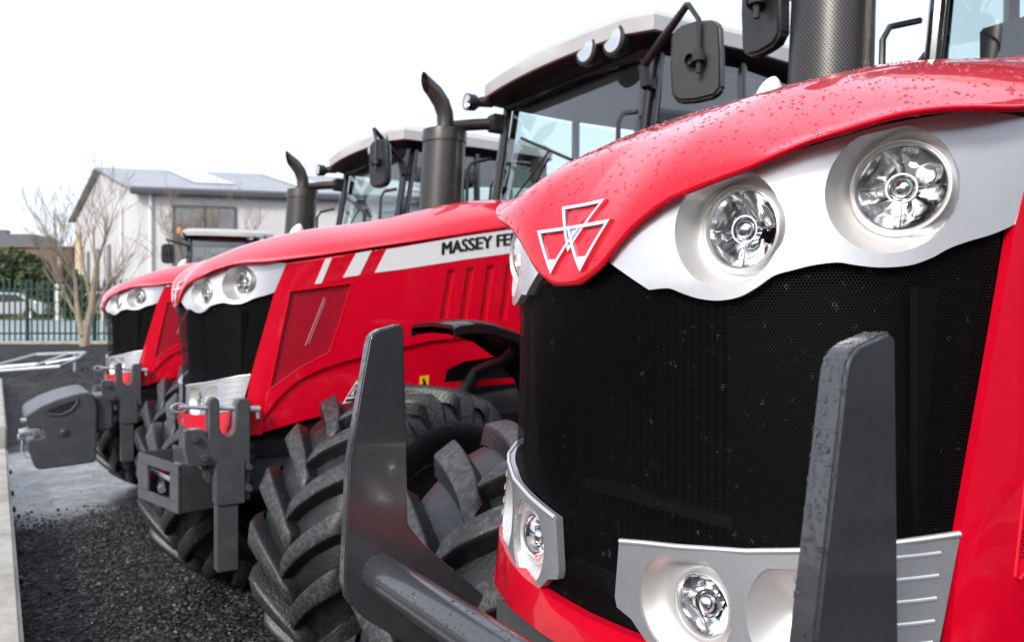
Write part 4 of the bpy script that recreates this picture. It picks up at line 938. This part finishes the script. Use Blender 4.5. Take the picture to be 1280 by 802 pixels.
# ------------------------------------------------------------------ building
def BW(l, d): return W(l, d)[:2]
c0 = Vector(BW(-19.6, 42)); fdir = (Vector(BW(-19.6 + 7, 43.7)) - c0).normalized(); gfar = Vector(BW(-30.4, 56)); c1 = c0 + fdir * 34; c2 = gfar + fdir * 34; ap0 = (c0 + gfar) / 2; ap1 = (c1 + c2) / 2
GZ = .5; EZ, RZ = 8.4, 10.7
wallm = mat('pale_metal_cladding', (.60, .59, .585), .6, noise=(.3, (.54, .53, .53), .4, .6))
t = wallm.node_tree; tcn = t.nodes.new('ShaderNodeTexCoord'); wv = t.nodes.new('ShaderNodeTexWave'); wv.inputs['Scale'].default_value = 1.6; wv.bands_direction = 'X'; t.links.new(tcn.outputs['Object'], wv.inputs[0])
bpn = t.nodes.new('ShaderNodeBump'); bpn.inputs['Distance'].default_value = .008; t.links.new(wv.outputs[1], bpn.inputs['Height']); t.links.new(bpn.outputs[0], t.nodes['Principled BSDF'].inputs['Normal'])
bld = bpy.data.objects.new('warehouse', None); COL.objects.link(bld); bld.location = (c0.x, c0.y, GZ)
meta(bld, 'large pale grey industrial shed with pitched grey roof and rooflights behind the fence', 'building')
def bp_(v2, z): return (v2.x - c0.x, v2.y - c0.y, z - GZ)
mb = MB()
mb.add([bp_(c0, GZ - 1), bp_(c1, GZ - 1), bp_(c1, EZ), bp_(c0, EZ), bp_(gfar, GZ - 1), bp_(gfar, EZ), bp_(ap0, RZ), bp_(c2, GZ - 1), bp_(c2, EZ), bp_(ap1, RZ)], [[0, 1, 2, 3], [4, 0, 3, 6, 5], [7, 4, 5, 8], [1, 7, 8, 9, 2]])
mb.build('wall', wallm, bld, smooth=0, loc=(0, 0, 0))
roofm = mat('grey_sheet_roof', (.27, .28, .30), .45, noise=(.4, (.33, .34, .36), .4, .6)); gutm = mat('dark_gutter', (.09, .095, .11), .5)
gd = (gfar - c0).normalized(); nrm = Vector((-fdir.y, fdir.x))
def roofpt(s_, k, dz=.0): # s along the ridge, k 0 eave..1 ridge (front slope)
    p_ = c0 + fdir * s_ + (ap0 - c0) * k; return bp_(p_, EZ + (RZ - EZ) * k + dz)
mb = MB(); e = .06
A = [roofpt(-.4, -.05), roofpt(34.4, -.05), roofpt(34.4, 1), roofpt(-.4, 1), roofpt(-.4, 2.05), roofpt(34.4, 2.05)]
A[4] = (A[4][0], A[4][1], EZ - GZ - .1); A[5] = (A[5][0], A[5][1], EZ - GZ - .1)
mb.add([(a[0], a[1], a[2] + .05) for a in A] + [(a[0], a[1], a[2] + .15) for a in A], [[6, 7, 8, 9], [9, 8, 11, 10], [0, 3, 2, 1], [3, 4, 5, 2], [0, 6, 9, 3], [3, 9, 10, 4], [0, 1, 7, 6], [1, 2, 8, 7], [2, 5, 11, 8], [4, 10, 11, 5]])
rfo = mb.build('roof', roofm, bld, smooth=0, loc=(0, 0, 0))
skm = mat('translucent_rooflight', (.50, .51, .53), .4)
for s_ in (3.5, 9.0, 14.5, 20, 25.5):
    mb = MB(); mb.add([roofpt(s_, .25, .19), roofpt(s_ + 2.2, .25, .19), roofpt(s_ + 2.2, .92, .19), roofpt(s_, .92, .19)], [[0, 1, 2, 3]]); mb.build('rooflight', skm, rfo, smooth=0)
mb = MB(); mb.tube([roofpt(-.4, -.06, .02), roofpt(34.4, -.06, .02)], .2, 6); mb.build('gutter', gutm, bld, loc=(0, 0, 0))
def onfront(s_, z, out=.05): p_ = c0 + fdir * s_ - nrm * out; return bp_(p_, z)
mb = MB(); mb.tube([onfront(.7, EZ, .12), onfront(.7, GZ, .12)], .10, 8); mb.build('downpipe', mat('white_pvc', (.75, .75, .75), .4), bld, loc=(0, 0, 0))
winm = mat('grey_shutter', (.15, .16, .17), .45, noise=(1.2, (.20, .21, .22), .4, .6))
for a_, b_ in ((1.8, 4.9), (12.5, 16.2), (22, 25.7)):
    mb = MB(); mb.add([onfront(a_, 4.1), onfront(b_, 4.1), onfront(b_, 7.6), onfront(a_, 7.6)], [[0, 1, 2, 3]]); wi = mb.build('window', winm, bld, smooth=0, loc=(0, 0, 0))
    mb = MB()
    for s_ in (a_, (a_ + b_) / 2, b_): mb.tube([onfront(s_, 4.1, .07), onfront(s_, 7.6, .07)], .06, 4)
    for z_ in (4.1, 5.85, 7.6): mb.tube([onfront(a_, z_, .07), onfront(b_, z_, .07)], .06, 4)
    mb.build('window_frame', gutm, wi, smooth=0)
gn = Vector((-gd.y, gd.x)); 
if gn.dot(fdir) > 0: gn = -gn
def ongab(s_, z, out=.05): p_ = c0 + gd * s_ + gn * out; return bp_(p_, z)
for a_ in (6.2, 9.5, 12.5): mb = MB(); mb.add([ongab(a_, 2.4), ongab(a_ + .9, 2.4), ongab(a_ + .9, 6), ongab(a_, 6)], [[0, 1, 2, 3]]); mb.build('window', winm, bld, smooth=0, loc=(0, 0, 0))
for a_ in (3.1, 7.8): mb = MB(); mb.tube([ongab(a_, GZ, .1), ongab(a_, 7.8, .1)], .08, 6); mb.build('downpipe', mat('pale_pipe', (.68, .68, .68), .4), bld, loc=(0, 0, 0))
mb = MB(); mb.add([ongab(15.4, GZ), ongab(17.5, GZ), ongab(17.5, 7.2), ongab(15.4, 8.0)], [[0, 1, 2, 3]]); mb.build('yellow_cladding', mat('yellow_panel', (.62, .50, .30), .6), bld, smooth=0, loc=(0, 0, 0))

# ------------------------------------------------------------------ trees
barkm = mat('pale_bark', (.30, .245, .17), .85, noise=(5, (.18, .15, .11), .4, .7), bump=(20, .5, .02))
twigm = mat('bare_twigs', (.26, .20, .145), .9)
def bare_tree(loc, trunks, label, seed, twig_r=.010, gen=4):
    rnd = random.Random(seed); T_, C_ = MB(), MB()
    def grow(p, d, L, r, g):
        pts = [p]; rr = [r]; n = 4
        for i in range(n):
            d = (d + Vector((rnd.uniform(-.14, .14), rnd.uniform(-.14, .14), rnd.uniform(-.02, .10)))).normalized(); p = p + d * L / n; pts.append(p); rr.append(max(twig_r * .6, r * (1 - .55 * (i + 1) / n)))
        (T_ if g >= gen - 1 else C_).tube(pts, rr, 8 if g >= gen - 1 else 4, cap=False)
        if g > 0:
            for k in range(rnd.randint(3, 4) + (1 if g > 2 else 0)):
                j = rnd.randint(1, n); a_ = rnd.uniform(0, 6.28); dd_ = (d + Vector((math.cos(a_), math.sin(a_), rnd.uniform(.0, .5))) * rnd.uniform(.25, .60)).normalized()
                grow(pts[j], dd_, L * rnd.uniform(.55, .78), rr[j] * .62, g - 1)
    for off, d, L, r in trunks: grow(Vector(off), Vector(d).normalized(), L, r, gen)
    root = T_.build('bare_tree', barkm, None, loc=loc); C_.build('twigs', twigm, root, loc=(0, 0, 0), smooth=0); meta(root, label, 'tree', 'bare winter trees near the fence'); return root
bare_tree(W(-15.0, 28.2, .66), [((0, 0, 0), (.10, .0, 1), 2.9, .16), ((-.05, 0, .4), (-.30, .2, 1), 2.9, .11)], 'bare twin-stemmed tree rooted just in front of the green fence, left of the tractors', 5, .011, 4)
bare_tree(W(-14.2, 38, .5), [((0, 0, 0), (0, 0, 1), 3.6, .14), ((.3, 0, 0), (.35, 0, 1), 3.6, .10), ((-.3, 0, 0), (-.3, 0, 1), 3.2, .10)], 'bare multi-stemmed tree in front of the grey window panel of the shed', 11, .014, 4)
bare_tree(W(-17.3, 36, .5), [((0, 0, 0), (-.1, 0, 1), 2.2, .07)], 'thin bare sapling beside the white downpipe of the shed', 23, .012, 3)

leafm = mat('evergreen_leaf', (.030, .055, .018), .8, noise=(1.5, (.075, .10, .03), .4, .7)); leafm2 = mat('brown_hedge_leaf', (.12, .065, .035), .9, noise=(1.0, (.075, .07, .03), .4, .7))
def shrub(loc, rx, ry, rz, m_, label, cat, n=1500, ls=.22, seed=1, name='evergreen_tree', trunk=True):
    rnd = random.Random(seed); mb = MB()
    lob = [(rnd.uniform(-.6, .6), rnd.uniform(-.6, .6), rnd.uniform(-.4, .5), rnd.uniform(.35, .6)) for _ in range(9)]
    for _ in range(n):
        a, b, c, r = rnd.choice(lob); v = Vector((rnd.gauss(0, 1), rnd.gauss(0, 1), rnd.gauss(0, 1))).normalized() * r * rnd.uniform(.75, 1.08)
        p = Vector(((a + v.x) * rx, (b + v.y) * ry, rz + (c + v.z) * rz)); 
        if p.z < 0: continue
        u = Vector((rnd.uniform(-1, 1), rnd.uniform(-1, 1), rnd.uniform(-1, 1))).normalized(); w_ = u.orthogonal().normalized() * ls * rnd.uniform(.5, 1); u = u * ls * rnd.uniform(.5, 1)
        mb.add([p - u - w_, p + u - w_ * .3, p + w_, p - u * .3 + w_ * .8], [[0, 1, 2, 3]])
    if trunk:
        tk = MB(); tk.tube([(0, 0, 0), (0, 0, rz * .7), (.1, 0, rz * 1.3)], [.18, .14, .05], 8); root = tk.build(name, barkm, None, loc=loc); mb.build('crown', m_, root, smooth=0, loc=(0, 0, 0))
    else: root = mb.build(name, m_, None, smooth=0, loc=loc)
    return meta(root, label, cat)
shrub(W(-27.0, 45, 1.5), 3.0, 2.2, 2.0, leafm, 'dark green evergreen tree beyond the fence beside the shed', 'tree', 2600, .22, 3)
shrub(W(-24.6, 43.5, 1.5), 1.7, 1.7, 1.5, leafm, 'smaller green evergreen close to the yellow corner of the shed', 'tree', 1500, .2, 4)
shrub(W(-31.8, 46, 1.5), 4.4, 1.6, 1.25, leafm2, 'reddish brown winter hedge behind the fence at far left', 'hedge', 2600, .2, 5, 'hedge', False)
shrub(W(-21.3, 40.5, 1.5), 1.7, .9, .75, leafm, 'low green bush behind the fence beside the bare tree', 'bush', 900, .14, 8, 'bush', False)
# grass strip and lane beyond the fence
gr = MB(); gv = []
for d_ in [31.6 + .7 * k for k in range(12)]:
    for l_ in [-60 + 4 * k for k in range(13)]: p_ = W(l_, d_); gv.append((p_[0], p_[1], ground_z(p_[0], p_[1]) + .03))
gr.add(gv, [[i * 13 + k, i * 13 + k + 1, (i + 1) * 13 + k + 1, (i + 1) * 13 + k] for i in range(11) for k in range(12)])
meta(gr.build('lane', mat('wet_lane', (.30, .36, .38), .45, noise=(.8, (.24, .29, .31), .4, .6))), kind='structure')
gr = MB(); rnd = random.Random(3)
for _ in range(5000):
    p = Vector(W(rnd.uniform(-42, -13), rnd.uniform(39.4, 41.5), 1.52)); h_ = rnd.uniform(.08, .3); a_ = rnd.uniform(0, 3.14); gr.add([p, p + Vector((math.cos(a_) * .07, math.sin(a_) * .07, 0)), p + Vector((rnd.uniform(-.05, .05), rnd.uniform(-.05, .05), h_))], [[0, 1, 2]])
meta(gr.build('grass', mat('verge_grass', (.10, .16, .035), .9), smooth=0), 'rough grass verge beyond the lane behind the fence', 'grass', kind='stuff')
# parked cars beyond the fence
carglass = mat('car_glass', (.02, .025, .03), .1)
def car(l, d, col, label, yaw=0):
    root = bpy.data.objects.new('parked_car', None); COL.objects.link(root); root.location = W(l, d, 1.56); root.rotation_euler = (0, 0, -YAW + yaw); meta(root, label, 'car', 'cars parked beyond the fence')
    cmx = mat('car_paint', col, .3, coat=.8); mb = MB()
    pr = [(-2.1, .3), (-2.12, .62), (-2.0, .78), (-1.35, .9), (-.75, 1.36), (-.2, 1.45), (.7, 1.42), (1.45, 1.0), (2.0, .92), (2.12, .7), (2.1, .3)]
    mb.prism(pr, lambda u, v: (u, -.82, v), lambda u, v: (u, .82, v), bev=.06); mb.build('body', cmx, root, smooth=40, loc=(0, 0, 0))
    for y in (-.83, .83):
        for q_ in ([(-1.15, .93), (-.72, 1.28), (-.1, 1.34), (-.1, .95)], [(0, .95), (0, 1.34), (.62, 1.32), (1.15, .99)]):
            mb = MB(); sg = math.copysign(1, y); mb.prism(q_, lambda u, v: (u, y - .002 * sg, v), lambda u, v: (u, y + .01 * sg, v)); mb.build('window', carglass, root, smooth=0, loc=(0, 0, 0))
        for x_ in (-1.3, 1.3):
            mb = MB(); mb.lathe([(-.1, .2), (-.1, .31), (.1, .31), (.1, .2)], 'y', (x_, y * .95, .31), 20); wl = mb.build('wheel', M['rubber'], root, loc=(0, 0, 0)); mb = MB(); mb.lathe([(-.09, .2), (-.07, 0)] if y < 0 else [(.09, .2), (.07, 0)], 'y', (x_, y * .96, .31), 20); mb.build('rim', M['satin'], wl)
car(-26.0, 42.0, (.38, .40, .43), 'pale grey hatchback parked beyond the fence under the evergreens')
car(-29.8, 42.3, (.30, .36, .50), 'pale blue car parked at the far left beyond the fence')
car(-20.6, 41.0, (.60, .60, .57), 'cream car parked beyond the fence by the yellow corner of the shed')
# stone pillar, lamp post, far building
mb = MB(); mb.lathe([(0, .28), (.1, .28), (.15, .22), (1.6, .20), (1.75, .24), (1.85, .16), (1.9, 0)], 'z', (0, 0, 0), 16); meta(mb.build('stone_pillar', mat('pale_stone', (.62, .59, .52), .8), None, loc=W(-22.3, 39.6, 1.5)), 'pale stone pillar standing on the verge beyond the fence', 'pillar')
mb = MB(); mb.lathe([(0, .2), (.1, .2), (.12, .12), (1.0, .12), (1.1, .15), (1.15, 0)], 'z', (0, 0, 0), 12); meta(mb.build('stone_bollard', mat('cream_stone', (.60, .55, .45), .8), None, loc=W(-20.1, 39.6, 1.5)), 'shorter cream stone bollard right of the pillar beyond the fence', 'bollard')
mb = MB(); mb.tube([(0, 0, 0), (0, 0, 4.9)], [.13, .10], 12); mb.tube([(0, 0, 4.9), (0, 0, 5.05)], [.15, .12], 12); meta(mb.build('lamp_post', M['steel'], None, loc=W(-22.5, 40, .6)), 'grey steel post rising behind the fence beside the bare tree', 'post')
mb = MB(); mk = Matrix.Translation(W(-45, 66, .5)) @ Matrix.Rotation(-YAW + R(4), 4, 'Z'); root = bpy.data.objects.new('distant_building', None); COL.objects.link(root); root.matrix_world = mk
meta(root, 'long low brown building with grey rooftop plant far off at the left edge', 'building')
mb.box(-14, 8.5, 0, 10, 0, 7.0); mb.build('wall', mat('brown_brick', (.22, .14, .10), .9, noise=(2, (.17, .12, .09), .4, .6)), root, smooth=0, loc=(0, 0, 0))
mb = MB(); mb.box(-14.2, 8.7, -.2, 10.2, 7.0, 7.1); rr_ = mb.build('roof', mat('grey_roof', (.20, .15, .13), .8), root, smooth=0, loc=(0, 0, 0)); mb = MB(); mb.box(.5, 4.5, 2, 6, 7.26, 8.3); mb.box(1.2, 2.0, 2.5, 3.2, 8.3, 8.7); mb.box(-6, -2, 2, 6, 7.26, 8.1); mb.build('rooftop_plant', M['rim'], rr_, smooth=0)
for k in range(6): mb = MB(); mb.box(-12 + k * 3.3, -10.6 + k * 3.3, -.03, -.005, 3.6, 5.2); mb.build('window', carglass, root, smooth=0, loc=(0, 0, 0))

# added unseen dark building behind the camera, there to darken low paint reflections
root = bpy.data.objects.new('added_dark_building', None); COL.objects.link(root); root.location = (6, -9, 0); meta(root, 'added dark clad building out of view behind the camera, darkening the low reflections in the tractor paint', 'building')
mb = MB(); mb.box(-14, 26, -8, 0, -.2, 4.8); mb.build('wall', mat('dark_cladding', (.045, .048, .05), .8, noise=(.5, (.07, .07, .072), .4, .6)), root, smooth=0, loc=(0, 0, 0))
mb = MB(); mb.box(-14.4, 26.4, -8.4, .4, 4.8, 5.1); mb.build('roof', roofm, root, smooth=0, loc=(0, 0, 0))
for k in range(4): mb = MB(); mb.box(-11 + k * 9, -6 + k * 9, .003, .06, 0, 3.9); mb.build('door', winm, root, smooth=0, loc=(0, 0, 0))
